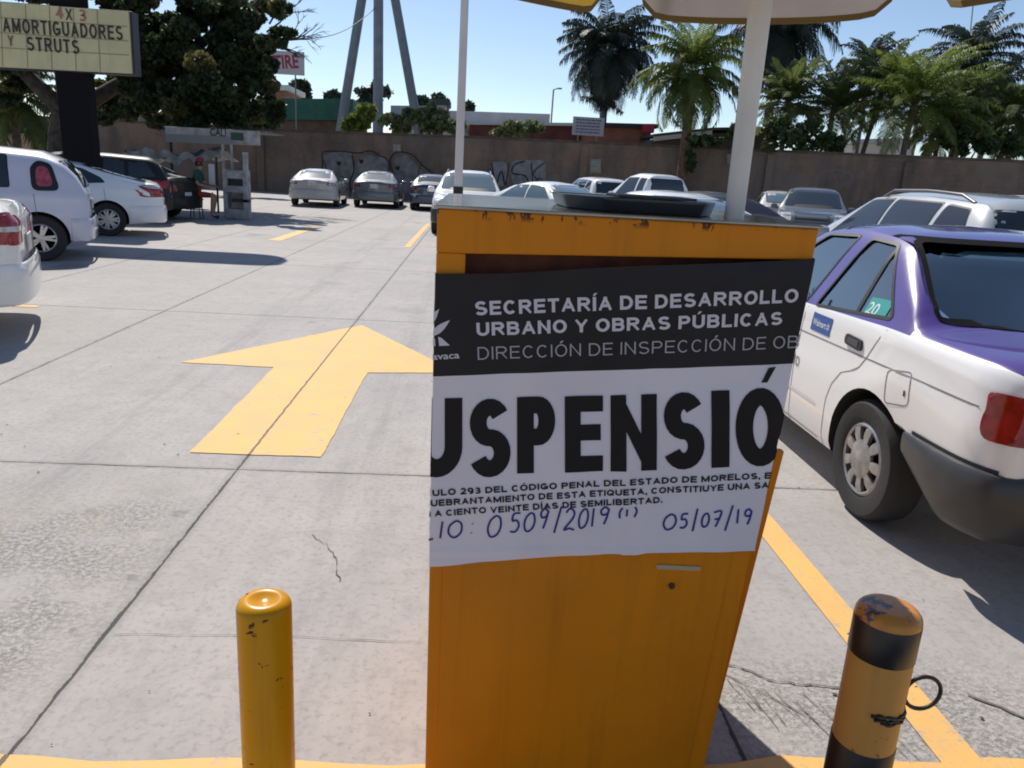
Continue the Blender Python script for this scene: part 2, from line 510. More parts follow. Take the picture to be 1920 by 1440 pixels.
def strokes(txt, wt=.18, track=.16, wscale=1.0):
    """-> (list of (verts, faces)), advance positions per character [(x0, x1)], in cap-height units"""
    out = []; pos = []
    x = 0.0
    for ch in txt:
        if ch == ' ':
            pos.append((x, x)); x += .36*wscale; continue
        b = ACC.get(ch, ch)
        w, st = GL[b]
        w = wt if w == 0 else w*wscale+.25*wt
        h = wt/2
        st = list(st)
        mp = lambda p: Vector((x+h+p[0]*(w-2*h), h+p[1]*(1-2*h)))
        lines = [[mp(p) for p in s] for s in st]
        for P in lines:
            closed = (P[0]-P[-1]).length < 1e-6
            n = len(P)
            straight = n == 2
            Q = [p.copy() for p in P]
            if not closed:
                if straight or abs((P[1]-P[0]).x) < 1e-6 or abs((P[1]-P[0]).y) < 1e-6: Q[0] = P[0]-(P[1]-P[0]).normalized()*h
                if straight or abs((P[-1]-P[-2]).x) < 1e-6 or abs((P[-1]-P[-2]).y) < 1e-6:
                    if not (b in 'PRBD' and n > 4): Q[-1] = P[-1]+(P[-1]-P[-2]).normalized()*h
            vs = []
            for i, p in enumerate(Q):
                a = Q[i-1] if i > 0 else (Q[-2] if closed else None)
                c = Q[i+1] if i < n-1 else (Q[1] if closed else None)
                d1 = (p-a).normalized() if a is not None and (p-a).length > 1e-9 else None
                d2 = (c-p).normalized() if c is not None and (c-p).length > 1e-9 else None
                d1 = d1 or d2; d2 = d2 or d1
                t = (d1+d2).normalized()
                nn = Vector((-t.y, t.x)); k = min(2.0, 1/max(.3, nn.dot(Vector((-d1.y, d1.x)))))
                for sg in (-1, 1):
                    q = p+nn*(sg*h*k)
                    if b not in '.,Q': q.y = min(1.0, max(0.0, q.y))
                    q.x = min(x+w, max(x, q.x)) if b not in '.,' else q.x
                    vs.append((q.x, q.y))
            out.append((vs, [(2*i, 2*i+1, 2*i+3, 2*i+2) for i in range(n-1)]))
        if ch in ACC:
            cx_a = x+w/2
            out.append(([(cx_a-.10, 1.07), (cx_a+.02, 1.07), (cx_a+.20, 1.27), (cx_a+.0, 1.27)], [(0, 1, 2, 3)]))
        pos.append((x, x+w))
        x += w+track
    return out, pos
def fit_strokes(vis, p0, p1, cap, pre='', post='', wt=.18, track=.16, wscale=1.0):
    full = pre+vis+post
    st, pos = strokes(full, wt, track, wscale)
    a = pos[len(pre)][0]; b = pos[len(pre)+len(vis)-1][1]
    p0 = Vector(p0); p1 = Vector(p1)
    d = p1-p0; sx = d.length/(b-a); u = d.normalized(); n = Vector((-u.y, u.x))
    return [([tuple(p0+u*((x-a)*sx)+n*(y*cap)) for x, y in vs], fs) for vs, fs in st]

def bool_cut(ob, cutters, solver='EXACT'):
    for c in cutters:
        md = ob.modifiers.new('cut', 'BOOLEAN'); md.operation = 'DIFFERENCE'; md.object = c; md.solver = solver
    dg = bpy.context.evaluated_depsgraph_get()
    me = bpy.data.meshes.new_from_object(ob.evaluated_get(dg))
    ob.modifiers.clear()
    old = ob.data
    ob.data = me
    bpy.data.meshes.remove(old)
    for c in cutters:
        d = c.data
        bpy.data.objects.remove(c); bpy.data.meshes.remove(d)

rnd = random.Random(7)
nr = np.random.default_rng(11)

# ------------------------------------------------------------------ ground and painted markings
conc = concrete_mat()
def sheet(name, pts, z, m, parent=None):
    return MB().add([(x, y, z) for x, y in pts], [tuple(range(len(pts)))]).build(name, m, parent)
g0 = sheet('ground', [(-900, -300), (900, -300), (900, 1500), (-900, 1500)], 0, conc)
tag(g0, kind='structure')
paint = road_paint_mat()
_g = NT(paint.node_tree)
_pos = _g.n('ShaderNodeNewGeometry').outputs['Position']
_sep = _g.n('ShaderNodeSeparateXYZ'); _g.put(_sep.inputs[0], _pos)
_b = paint.node_tree.nodes['Principled BSDF']
_old = _b.inputs['Base Color'].links[0].from_socket
_d = _g.math('ABSOLUTE', _g.math('SUBTRACT', _g.math('ADD', _sep.outputs[0], _g.math('MULTIPLY', _g.math('SUBTRACT', _g.noise(_pos, 9, 4, .7), .5), .022)), -1.125))
_g.put(_b.inputs['Base Color'], _g.mix(_g.math('MULTIPLY', _g.math('LESS_THAN', _d, .0075), .9), _old, (0.05, 0.042, 0.03)))
_ap = [(-1.43, 3.90), (-.75, 3.90), (-.745, 5.70), (-.06, 5.80), (-1.04, 7.52), (-2.15, 5.77), (-1.45, 5.74)]
_aq = []
for _i in range(len(_ap)):
    _a = Vector(_ap[_i]); _c = Vector(_ap[(_i+1) % len(_ap)]); _k = int((_c-_a).length/.03)
    _w = 0.0
    for _j in range(_k):
        _w = _w*.7+rnd.uniform(-.003, .003)
        _p = _a.lerp(_c, _j/_k); _n = Vector((-(_c-_a).y, (_c-_a).x)).normalized()
        _aq.append(tuple(_p+_n*_w))
arrow = sheet('road_arrow', _aq, .004, paint)
tag(arrow, kind='structure')
MB_l = MB()
for pts in ([(1.352, 1.70), (1.475, 1.70), (1.475, 30), (1.352, 30)], [(-1.34, 15.6), (-1.22, 15.6), (-1.22, 23), (-1.34, 23)],
            [(-4.0, 15.6), (-3.75, 15.6), (-3.75, 19.8), (-3.95, 19.8)], [(-8.5, 7.72), (-4.2, 7.66), (-4.2, 7.75), (-8.5, 7.81)],
            ):
    MB_l.add([(x, y, .004) for x, y in pts], [(0, 1, 2, 3)])
tag(MB_l.build('painted_lane_line', paint), kind='structure')
edge = [(-6, .9), (6, .9)]
top = []
for i in range(81):
    x = 6-12*i/80
    top.append((x, 1.702+.012*math.sin(x*9)+rnd.uniform(-.006, .006)+(0.03 if x > .8 else 0)))
tag(sheet('painted_edge_strip', edge+top, .008, paint), kind='structure')

# cracks and groove marks in the slab, gum spots and grit
dark = mat('crack grey', (0.13, 0.12, 0.11), .95)
def ribbon(mb, pts, w, z, jit=0.0, sub=8):
    P = []
    for i in range(len(pts)-1):
        a = Vector(pts[i]); b = Vector(pts[i+1])
        for k in range(sub):
            p = a.lerp(b, k/sub)
            P.append(p + Vector((rnd.uniform(-jit, jit), rnd.uniform(-jit, jit))))
    P.append(Vector(pts[-1]))
    for i in range(len(P)-1):
        d = (P[i+1]-P[i])
        if d.length < 1e-6: continue
        n = Vector((-d.y, d.x)).normalized()
        w0 = w*rnd.uniform(.25, .85)/2
        mb.quad(*[(q.x, q.y, z) for q in (P[i]-n*w0, P[i]+n*w0, P[i+1]+n*w0, P[i+1]-n*w0)])
cr = MB()
ribbon(cr, [(.79, 2.17), (.93, 2.14), (1.02, 2.07), (1.17, 2.05), (1.35, 2.02)], .010, .0043, .006)
ribbon(cr, [(.84, 2.13), (1.10, 1.86)], .005, .0043, .003)
ribbon(cr, [(1.62, 2.02), (1.72, 1.93), (1.80, 1.84), (1.9, 1.7)], .014, .0043, .006)
ribbon(cr, [(-.62, 3.0), (-.5, 2.85), (-.44, 2.62)], .006, .0043, .008)
ribbon(cr, [(-1.1, 2.25), (-.6, 2.26), (-.1, 2.24)], .004, .0043, .003)
for i in range(16):
    x = .86+i*.027+rnd.uniform(-.008, .008); y = 2.08-.35*(x-.86)+rnd.uniform(-.04, .02)
    ribbon(cr, [(x, y), (x+rnd.uniform(.03, .05), y-rnd.uniform(.10, .3))], rnd.uniform(.002, .0042), .0043, .002, 4)
tag(cr.build('ground_crack', dark), kind='structure')
sp = MB()
for i in range(60):
    x = rnd.uniform(-2.6, 2.4); y = 1.75+rnd.random()**1.6*5
    r = rnd.uniform(.003, .009)
    a = rnd.uniform(0, PI)
    n = 7
    vs = [(x+r*math.cos(2*PI*k/n+a)*(1+.25*math.sin(3*k+i)), y+.8*r*math.sin(2*PI*k/n+a)*(1+.2*math.cos(2*k+i)), .0046) for k in range(n)]
    sp.add(vs, [tuple(range(n))])
tag(sp.build('grit', mat('dark grit', (0.075, 0.065, 0.055), .9)), 'loose dark grit and dropped leaf bits scattered over the near concrete', 'grit', kind='stuff')

# ------------------------------------------------------------------ ticket booth
YB = 1.55
HB = 1.43
xl = lambda z: -.058-.012*(z/HB)
xr = lambda z: .612+.083*(min(z, HB)/HB)**.9
orange = chipped('orange booth enamel', (0.66, 0.222, 0.004), (0.10, 0.03, 0.010), 9, .74, .76, .5, .03, (1.410, 1.421), (0.61, 0.20, 0.004))
orange2 = chipped('orange booth door enamel', (0.65, 0.215, 0.004), (0.16, 0.05, 0.01), 7, .76, .78, .45, .05)
maroon = mat('maroon niche paint', (0.30, 0.065, 0.02), .5, var=.3, vscale=20)
booth = empty('ticket_booth', (0.3, 1.95, 0), 0, 'orange metal ticket booth with a posted notice, niche and slotted door', 'ticket booth')
inv = Vector((-.3, -1.95, 0))
def bp(p): return Vector(p)+inv
def front_prism(mb, pts, y0, d):
    mb.prism([bp((x, y0, z)) for x, z in pts], (0, d, 0))
b = MB()
zt, zo = 1.43, .90
ol = -.011                                     # niche left edge
front_prism(b, [(xl(zt), zt), (xr(zt), zt), (xr(1.368), 1.368), (ol, 1.345), (xl(1.345), 1.345)], YB, .02)
front_prism(b, [(xl(1.345), 1.345), (ol, 1.345), (ol, zo), (xl(zo), zo)], YB, .02)
front_prism(b, [(xr(1.368)-.012, 1.3676), (xr(1.368), 1.368), (xr(zo), zo), (xr(zo)-.012, zo)], YB, .02)
front_prism(b, [(xl(zo), zo), (xr(zo), zo), (xr(0), 0.0), (xl(0), 0.0)], YB+.001, .02)
# side, back and rear walls of the cabinet
b.prism([bp((xl(zt), YB+.02, zt)), bp((xl(zt), 2.40, zt)), bp((xl(0), 2.40, 0)), bp((xl(0), YB+.021, 0))], (.02, 0, 0))
b.prism([bp((xr(zt), YB+.02, zt)), bp((xr(zt), 2.40, zt)), bp((xr(0), 2.40, 0)), bp((xr(0), YB+.021, 0))], (-.02, 0, 0))
front_prism(b, [(xl(zt)+.02, zt), (xr(zt)-.02, zt), (xr(0)-.02, 0), (xl(0)+.02, 0)], 2.38, .02)
b.build('cabinet', orange, booth, bevel=.003)
nb = MB()
front_prism(nb, [(ol-.02, 1.40), (xr(1.37)-.022, 1.40), (xr(zo)-.022, zo-.02), (ol-.02, zo-.02)], YB+.13, .01)
nb.prism([bp((ol-.02, YB+.021, 1.40)), bp((ol-.02, YB+.13, 1.40)), bp((xr(1.37)-.022, YB+.13, 1.40)), bp((xr(1.37)-.022, YB+.021, 1.40))], (0, 0, .008))
nb.prism([bp((ol-.012, YB+.021, 1.39)), bp((ol-.012, YB+.13, 1.39)), bp((ol-.012, YB+.13, zo)), bp((ol-.012, YB+.021, zo))], (-.006, 0, 0))
nb.build('niche', maroon, booth)
slabm = mat('scuffed metal top', (0.30, 0.29, 0.27), .16, metal=.7, var=.25, vscale=9, coat=.2)
t = MB()
t.prism([bp((xl(zt)-.006, YB-.006, HB)), bp((xr(zt)+.006, YB-.006, HB)), bp((xr(zt)+.006, 2.41, HB)), bp((xl(zt)-.006, 2.41, HB))], (0, 0, .007))
t.build('top_plate', slabm, booth, bevel=.002)
d = MB()
front_prism(d, [(-.035, .875), (xr(.875)-.045, .875), (xr(.05)-.045, .05), (-.030, .05)], YB-.004, .005)
door = d.build('door', orange2, booth, bevel=.002)
s_ = MB(); a_ = at(1230, 1056, YB); b_ = at(1312, 1068, YB)
front_prism(s_, round_poly([(a_.x, a_.z), (b_.x, a_.z-.002), (b_.x, b_.z), (a_.x, b_.z+.002)], .004), YB-.007, .003)
s_.build('slot_plate', mat('pale slot label', (0.42, 0.33, 0.20), .6), door)
k_ = MB(); a_ = at(1258, 1096, YB)
k_.lathe([(.007, -.010), (.007, -.004)], 14, 'y', bp((a_.x, YB, a_.z)))
k_.lathe([(.0025, -.0125), (.0025, -.0101)], 8, 'y', bp((a_.x, YB, a_.z)))
k_.build('lock', mat('dull brass lock', (0.10, 0.07, 0.03), .4, metal=.6), door, 30)
f_ = MB()
f_.prism([bp(p) for p in ((.625, 1.752, 0.002), (.700, 1.752, 0.002), (.786, 1.752, .885), (.655, 1.752, .885))], (0, .022, 0))
f_.build('side_flange', orange2, booth, bevel=.003)

# ------------------------------------------------------------------ notice pasted over the booth
poster = empty('notice_poster', (.31, YB, 1.0), 0, 'printed closure notice in black and white pasted across the booth front', 'notice')
PINV = Vector((-.31, -YB, -1.0))
def xz(px, py):
    p = at(px, py, YB)
    return (p.x, p.z)
def interp(pts, x):
    pts = sorted(pts)
    if x <= pts[0][0]:
        a, b2 = pts[0], pts[1]
    elif x >= pts[-1][0]:
        a, b2 = pts[-2], pts[-1]
    else:
        for a, b2 in zip(pts, pts[1:]):
            if a[0] <= x <= b2[0]: break
    return a[1] + (b2[1]-a[1])*(x-a[0])/(b2[0]-a[0])
P_top = [xz(*p) for p in ((820, 512), (930, 512), (1030, 507), (1100, 502), (1200, 497), (1330, 493), (1527, 485))]
P_mid = [xz(*p) for p in ((815, 703), (1140, 692), (1484, 680))]
P_bot = [xz(*p) for p in ((806, 1058), (900, 1049), (1000, 1042), (1158, 1033), (1166, 1036), (1190, 1036), (1210, 1031), (1410, 1027))]
def wav(x, z):                                  # paper: slight bulges and two flat folds
    w = .0020*math.sin(9*x+3*z)+.0013*math.sin(23*z-7*x+1)+.0010*math.sin(41*x+13*z)+.0006*math.sin(67*x-52*z)
    zf = .70+.03*(x)                             # fold near the bottom
    w += .0030*math.exp(-((z-zf)/.008)**2)+.0020*math.exp(-((z-zf+.028+.03*x)/.009)**2)
    w += .0022*math.exp(-((x-.335-.02*z)/.014)**2)
    w += .0035*math.exp(-((z-1.33)/.03)**2)*(.5+.5*math.sin(14*x+.5))
    return w
def pmap(x, z, off):
    """flat poster coordinates -> booth surface, wrapping round both edges"""
    L, Rr = xl(z), xr(z)
    o = off+.0112+wav(x, z)
    if x < L: return Vector((L-.0015-off*.5, YB-o+(L-x), z))+PINV
    if x > Rr: return Vector((Rr+.0015+off*.5, YB-o+(x-Rr), z))+PINV
    return Vector((x, YB-o, z))+PINV
def paper(name, lo, hi, m):
    nx, nz = 150, 60
    vs = []; fs = []
    for j in range(nz+1):
        for i in range(nx+1):
            u = i/nx
            x = -.17 + (.90+.17)*u
            # keep columns on the booth edges
            z0, z1 = interp(lo, x), interp(hi, x)
            z = z0+(z1-z0)*j/nz
            L, Rr = xl(z), xr(z)
            if i < 12: x = -.17+(L+.17)*i/12
            elif i <= 98: x = L+(Rr-L)*(i-12)/86
            else: x = Rr+.10*(i-98)/12
            z0, z1 = interp(lo, x), interp(hi, x)
            z = z0+(z1-z0)*j/nz
            vs.append(pmap(x, z, 0))
    for j in range(nz):
        for i in range(nx):
            a = j*(nx+1)+i
            fs.append((a, a+1, a+nx+2, a+nx+1))
    return MB().add(vs, fs).build(name, m, poster, 40)
blackp = mat('black printed band', (0.010, 0.007, 0.010), .42, var=.25, vscale=5, spec=.3)
whitep = mat('white notice paper', (0.71, 0.66, 0.72), .55, var=.035, vscale=5)
paper('black_header_band', P_mid, P_top, blackp)
paper('white_sheet', P_bot, P_mid, whitep)
def pprint(name, vf_list, m, off=.0016):
    bm = bmesh.new()
    for li, (vs, fs) in enumerate(vf_list):
        bv = [bm.verts.new((x, z, (li % 7)*.00007)) for x, z in vs]
        for f in fs:
            try: bm.faces.new([bv[i] for i in f])
            except ValueError: pass
    # refine so that the print follows the paper, and split at the booth edges
    for xx in [-.16+.01*i for i in range(108)]:
        bmesh.ops.bisect_plane(bm, geom=bm.verts[:]+bm.edges[:]+bm.faces[:], plane_co=(xx, 0, 0), plane_no=(1, 0, 0))
    for zz in [.64+.01*i for i in range(72)]:
        bmesh.ops.bisect_plane(bm, geom=bm.verts[:]+bm.edges[:]+bm.faces[:], plane_co=(0, zz, 0), plane_no=(0, 1, 0))
    pl = Vector((xl(1.0), 1.0, 0)); ql = Vector((xl(0.6), .6, 0))
    n = Vector((-(pl-ql).y, (pl-ql).x, 0)).normalized()
    bmesh.ops.bisect_plane(bm, geom=bm.verts[:]+bm.edges[:]+bm.faces[:], plane_co=pl, plane_no=n)
    bmesh.ops.bisect_plane(bm, geom=bm.verts[:]+bm.edges[:]+bm.faces[:], plane_co=pl-Vector((.1, 0, 0)), plane_no=n, clear_outer=True)
    pl = Vector((xr(1.0), 1.0, 0)); ql = Vector((xr(0.7), .7, 0))
    n = Vector(((pl-ql).y, -(pl-ql).x, 0)).normalized()
    bmesh.ops.bisect_plane(bm, geom=bm.verts[:]+bm.edges[:]+bm.faces[:], plane_co=pl, plane_no=n)
    bmesh.ops.bisect_plane(bm, geom=bm.verts[:]+bm.edges[:]+bm.faces[:], plane_co=pl+n*.08, plane_no=n, clear_outer=True)
    for v in bm.verts:
        v.co = pmap(v.co.x, v.co.y, off+v.co.z)
    me = bpy.data.meshes.new(name); bm.to_mesh(me); bm.free()
    me.materials.append(m)
    o = bpy.data.objects.new(name, me); COL.objects.link(o); o.parent = poster
    return o
def fit_px(vis, p0, p1, cap_px, pre='', post='', bold=0.0):
    a, b2 = xz(*p0), xz(*p1)
    c = cap_px*1.52/1450.0
    return fit_text(vis, a, b2, c, pre, post, bold)
hp = mat('white header print', (0.62, 0.58, 0.64), .5)
hp2 = mat('grey header print', (0.40, 0.38, 0.42), .5)
def sfit(vis, p0, p1, cap_px, **k):
    return fit_strokes(vis, xz(*p0), xz(*p1), cap_px*1.52/1450.0, **k)
pprint('header_lettering', sfit('SECRETARÍA DE DESARROLLO', (891, 590), (1491, 565), 27, wt=.205, track=.15)
       + sfit('URBANO Y OBRAS PÚBLICAS', (894, 628), (1462, 607), 26, wt=.205, track=.15), hp)
pprint('department_lettering', sfit('DIRECCIÓN DE INSPECCIÓN DE OB', (896, 672), (1492, 650), 25, post='RAS', wt=.10, track=.20), hp2)
bk = mat('black ink print', (0.010, 0.007, 0.009), .6, spec=.25)
HEAD = [('S', 690, 768, 893, 146, .215), ('U', 772, 867, 890, 146, .225), ('S', 879, 957, 890, 145, .215), ('P', 969, 1040, 883, 142, .22), ('E', 1058, 1129, 881, 141, .21), ('N', 1143, 1229, 879, 142, .205), ('S', 1240, 1317, 876, 144, .215), ('I', 1330, 1364, 872, 143, .24), ('O', 1375, 1467, 870, 146, .22), ('N', 1480, 1562, 866, 143, .205)]
hv = []
for ch, x0, x1, yb, h, wt in HEAD:
    # stroke weight is set against the letter's own width so that stems stay equal
    asp = (x1-x0)/h
    st, pos = strokes(ch, wt, .1, (asp-.25*wt)/GL[ch][0] if GL[ch][0] else 1)
    a0, a1 = pos[0]
    for vs, fs in st:
        hv.append(([xz(x0+(x1-x0)*(x-a0)/(a1-a0), yb-.030*(x0+(x1-x0)*x-(x0+x1)/2)*0-.032*((x1-x0)*((x-a0)/(a1-a0)-.5))-h*y) for x, y in vs], fs))
hv.append(([xz(*p) for p in ((1423, 714), (1437, 687), (1451, 685), (1434, 714))], [(0, 1, 2, 3)]))
pprint('headline_lettering', hv, bk)
pprint('small_print', sfit('ULO 293 DEL CÓDIGO PENAL DEL ESTADO DE MORELOS, E', (812, 925), (1441, 893), 14, pre='EL ARTÍC', post='L', wt=.22, track=.16, wscale=1.15)
       + sfit('UEBRANTAMIENTO DE ESTA ETIQUETA, CONSTITIUYE UNA SA', (809, 944), (1437, 911), 14, pre='Q', post='NCIÓN', wt=.22, track=.16, wscale=1.15)
       + sfit('A CIENTO VEINTE DÍAS DE SEMILIBERTAD.', (816, 963), (1240, 939), 14, pre='N ', wt=.22, track=.16, wscale=1.15), bk)
# leaf emblem and the town's name under it
def leaf2(p0, p1, w):
    a = Vector(xz(*p0)); b2 = Vector(xz(*p1)); d2 = b2-a; n2 = Vector((-d2.y, d2.x)).normalized()*(w*1.52/1450)
    N = 8
    vs = [tuple(a+d2*(i/N)+n2*math.sin(PI*(i/N)**.8)) for i in range(N+1)] + [tuple(a+d2*(i/N)-n2*math.sin(PI*(i/N)**.8)) for i in range(N-1, 0, -1)]
    return vs, [tuple(range(len(vs)))]
pprint('emblem', [leaf2((808, 628), (844, 598), 7), leaf2((800, 612), (824, 577), 6), leaf2((796, 604), (806, 562), 6),
                  ([xz(*p) for p in ((822, 629), (828, 631), (844, 645), (824, 646))], [(0, 1, 2, 3)]),
                  ([xz(*p) for p in ((796, 634), (816, 632), (817, 646), (792, 648))], [(0, 1, 2, 3)]),
                  fit_px('vaca', (821, 671), (862, 668), 13, 'Cuerna', '', .015)], hp)
# handwriting in blue pen
STK = {'0': [[(.5, 1), (.15, .75), (.05, .35), (.3, 0), (.75, .1), (.95, .5), (.8, .9), (.5, 1)]],
       '1': [[(.4, 1), (.5, 0)]], '2': [[(.05, .8), (.35, 1), (.75, .85), (.7, .55), (.05, .02), (.5, .08), (.95, 0)]],
       '3': [[(.1, .95), (.6, 1), (.8, .8), (.4, .55), (.85, .35), (.6, .02), (.1, .08)]],
       '5': [[(.85, 1), (.25, .95), (.2, .6), (.6, .62), (.85, .35), (.6, .05), (.1, .05)]],
       '7': [[(.05, .95), (.85, 1), (.4, 0)], [(.2, .5), (.8, .55)]],
       '9': [[(.85, .85), (.5, 1), (.15, .8), (.3, .55), (.75, .62), (.87, .9), (.75, .4), (.55, 0)]],
       '/': [[(.75, 1.15), (.25, -.15)]], ':': [[(.5, .75), (.55, .7)], [(.5, .15), (.55, .1)]],
       '(': [[(.7, 1.1), (.35, .6), (.45, -.1)]], ')': [[(.3, 1.1), (.65, .6), (.4, -.1)]],
       'L': [[(.2, 1), (.1, 0), (.9, .05)]], 'I': [[(.5, 1), (.5, 0)]], 'O': [[(.5, 1), (.1, .7), (.1, .25), (.5, 0), (.9, .3), (.85, .8), (.5, 1)]]}
def hand(seq, wpx):
    vs = []; fs = []
    hw = wpx*1.52/1450/2
    for ch, x0, x1, yb, h in seq:
        for st in STK[ch]:
            P = []
            for i in range(len(st)-1):           # smooth the stroke
                p0 = st[max(i-1, 0)]; p1 = st[i]; p2 = st[i+1]; p3 = st[min(i+2, len(st)-1)]
                for k in range(5):
                    t = k/5
                    P.append([.5*((2*p1[c])+(-p0[c]+p2[c])*t+(2*p0[c]-5*p1[c]+4*p2[c]-p3[c])*t*t+(-p0[c]+3*p1[c]-3*p2[c]+p3[c])*t**3) for c in (0, 1)])
            P.append(st[-1])
            Q = [Vector(xz(x0+(x1-x0)*p[0]+.14*h*(p[1]-.5), yb-h*p[1])) for p in P]
            k0 = len(vs)
            for i, q in enumerate(Q):
                d2 = Q[min(i+1, len(Q)-1)]-Q[max(i-1, 0)]
                n2 = Vector((-d2.y, d2.x)).normalized()*hw
                vs += [tuple(q-n2), tuple(q+n2)]
            fs += [(k0+2*i, k0+2*i+1, k0+2*i+3, k0+2*i+2) for i in range(len(Q)-1)]
    return vs, fs
INK = mat('blue pen ink', (0.018, 0.016, 0.20), .5)
pprint('handwriting', [hand([('L', 795, 817, 1006, 34), ('I', 822, 834, 1004, 32), ('O', 840, 868, 1003, 32), (':', 878, 892, 998, 28)], 4.2)], INK)
pprint('handwriting', [hand([
                             ('0', 914, 940, 1002, 40), ('5', 956, 976, 994, 36), ('0', 982, 1003, 992, 34), ('9', 1010, 1028, 988, 38), ('/', 1038, 1052, 990, 38),
                             ('2', 1058, 1079, 990, 40), ('0', 1084, 1102, 986, 36), ('1', 1106, 1116, 984, 34), ('9', 1122, 1142, 980, 32),
                             ('(', 1156, 1168, 966, 16), ('1', 1170, 1178, 964, 13), (')', 1184, 1196, 964, 16)], 4.2)], INK)
pprint('handwriting', [hand([
                             ('0', 1241, 1266, 988, 28), ('5', 1272, 1288, 986, 27), ('/', 1296, 1304, 986, 32), ('0', 1312, 1326, 982, 25), ('7', 1332, 1350, 982, 28), ('/', 1354, 1372, 984, 36),
                             ('1', 1376, 1384, 976, 26), ('9', 1390, 1406, 978, 28)], 4.2)], INK)

# ------------------------------------------------------------------ black tray on the booth top
def rounded_slab(mb, pts, z0, z1, r):
    q = round_poly(pts, r, 5)
    mb.prism([(x, y, z0) for x, y in q], (0, 0, z1-z0))
tray = empty('plastic_tray', (.37, 1.75, HB+.007), .0, 'thin black plastic tray lying on top of the orange booth', 'tray')
ti = Vector((-.37, -1.75, -(HB+.007)))
m1 = mat('black tray plastic', (0.018, 0.02, 0.02), .3, coat=.15)
t = MB()
q = round_poly([(.198, 1.75), (.272, 1.635), (.480, 1.63), (.525, 1.70), (.53, 1.93), (.19, 1.95)], .008, 2)
n = len(q)
c0 = Vector((.37, 1.75))
lay = [(.93, 0), (.95, .002), (.995, .024), (1.0, .028), (.995, .030), (.97, .030), (.965, .028)]
vs = []; fs = []
for sc, z in lay:
    for x, y in q: vs.append(((x-c0.x)*sc, (y-c0.y)*sc, z))
for i in range(len(lay)-1):
    for k in range(n): fs.append((i*n+k, i*n+(k+1) % n, (i+1)*n+(k+1) % n, (i+1)*n+k))
fs.append(tuple(range(n-1, -1, -1))); fs.append(tuple((len(lay)-1)*n+k for k in range(n)))
t.add(vs, fs)
t.build('tray_body', m1, tray, 30)
t = MB()
t.box((.02, .0, .0335), (.17, .16, .006))
t.build('tray_pad', mat('dark grey pad', (0.05, 0.055, 0.055), .55), tray, bevel=.002)

# ------------------------------------------------------------------ umbrella
umb = empty('patio_umbrella', (.555, 1.66, HB+.007), 0, 'tall umbrella with yellow and white scalloped canopy standing behind the notice', 'umbrella')
up = MB()
up.tube([(0, 0, 0), (-.004, -.01, .35), (-.012, -.03, 1.22)], [.0205, .0225, .0225], 20)
up.build('pole', mat('white enamelled pole', (0.66, 0.65, 0.63), .35, coat=.2, var=.05, vscale=8), umb, 40)
cc = Vector((-.01, -.02)); RA = .785; zE = .702; zA = 1.10
cw = mat('white canopy cloth', (0.50, 0.47, 0.48), .9, var=.12, vscale=6); cy = mat('yellow canopy cloth', (0.62, 0.45, 0.09), .9, var=.12, vscale=6)
for mm, cl in ((cw, (0.55, 0.53, 0.57)), (cy, (0.75, 0.50, 0.07))):     # thin cloth lets some light through
    tt = mm.node_tree; trn = tt.nodes.new('ShaderNodeBsdfTranslucent'); trn.inputs[0].default_value = C4(cl)
    mx = tt.nodes.new('ShaderNodeMixShader'); mx.inputs[0].default_value = .12
    tt.links.new(tt.nodes['Principled BSDF'].outputs[0], mx.inputs[1]); tt.links.new(trn.outputs[0], mx.inputs[2])
    tt.links.new(mx.outputs[0], tt.nodes['Material Output'].inputs[0])
trim = mat('ochre canopy trim', (0.20, 0.145, 0.05), .8)
A0 = 71-30
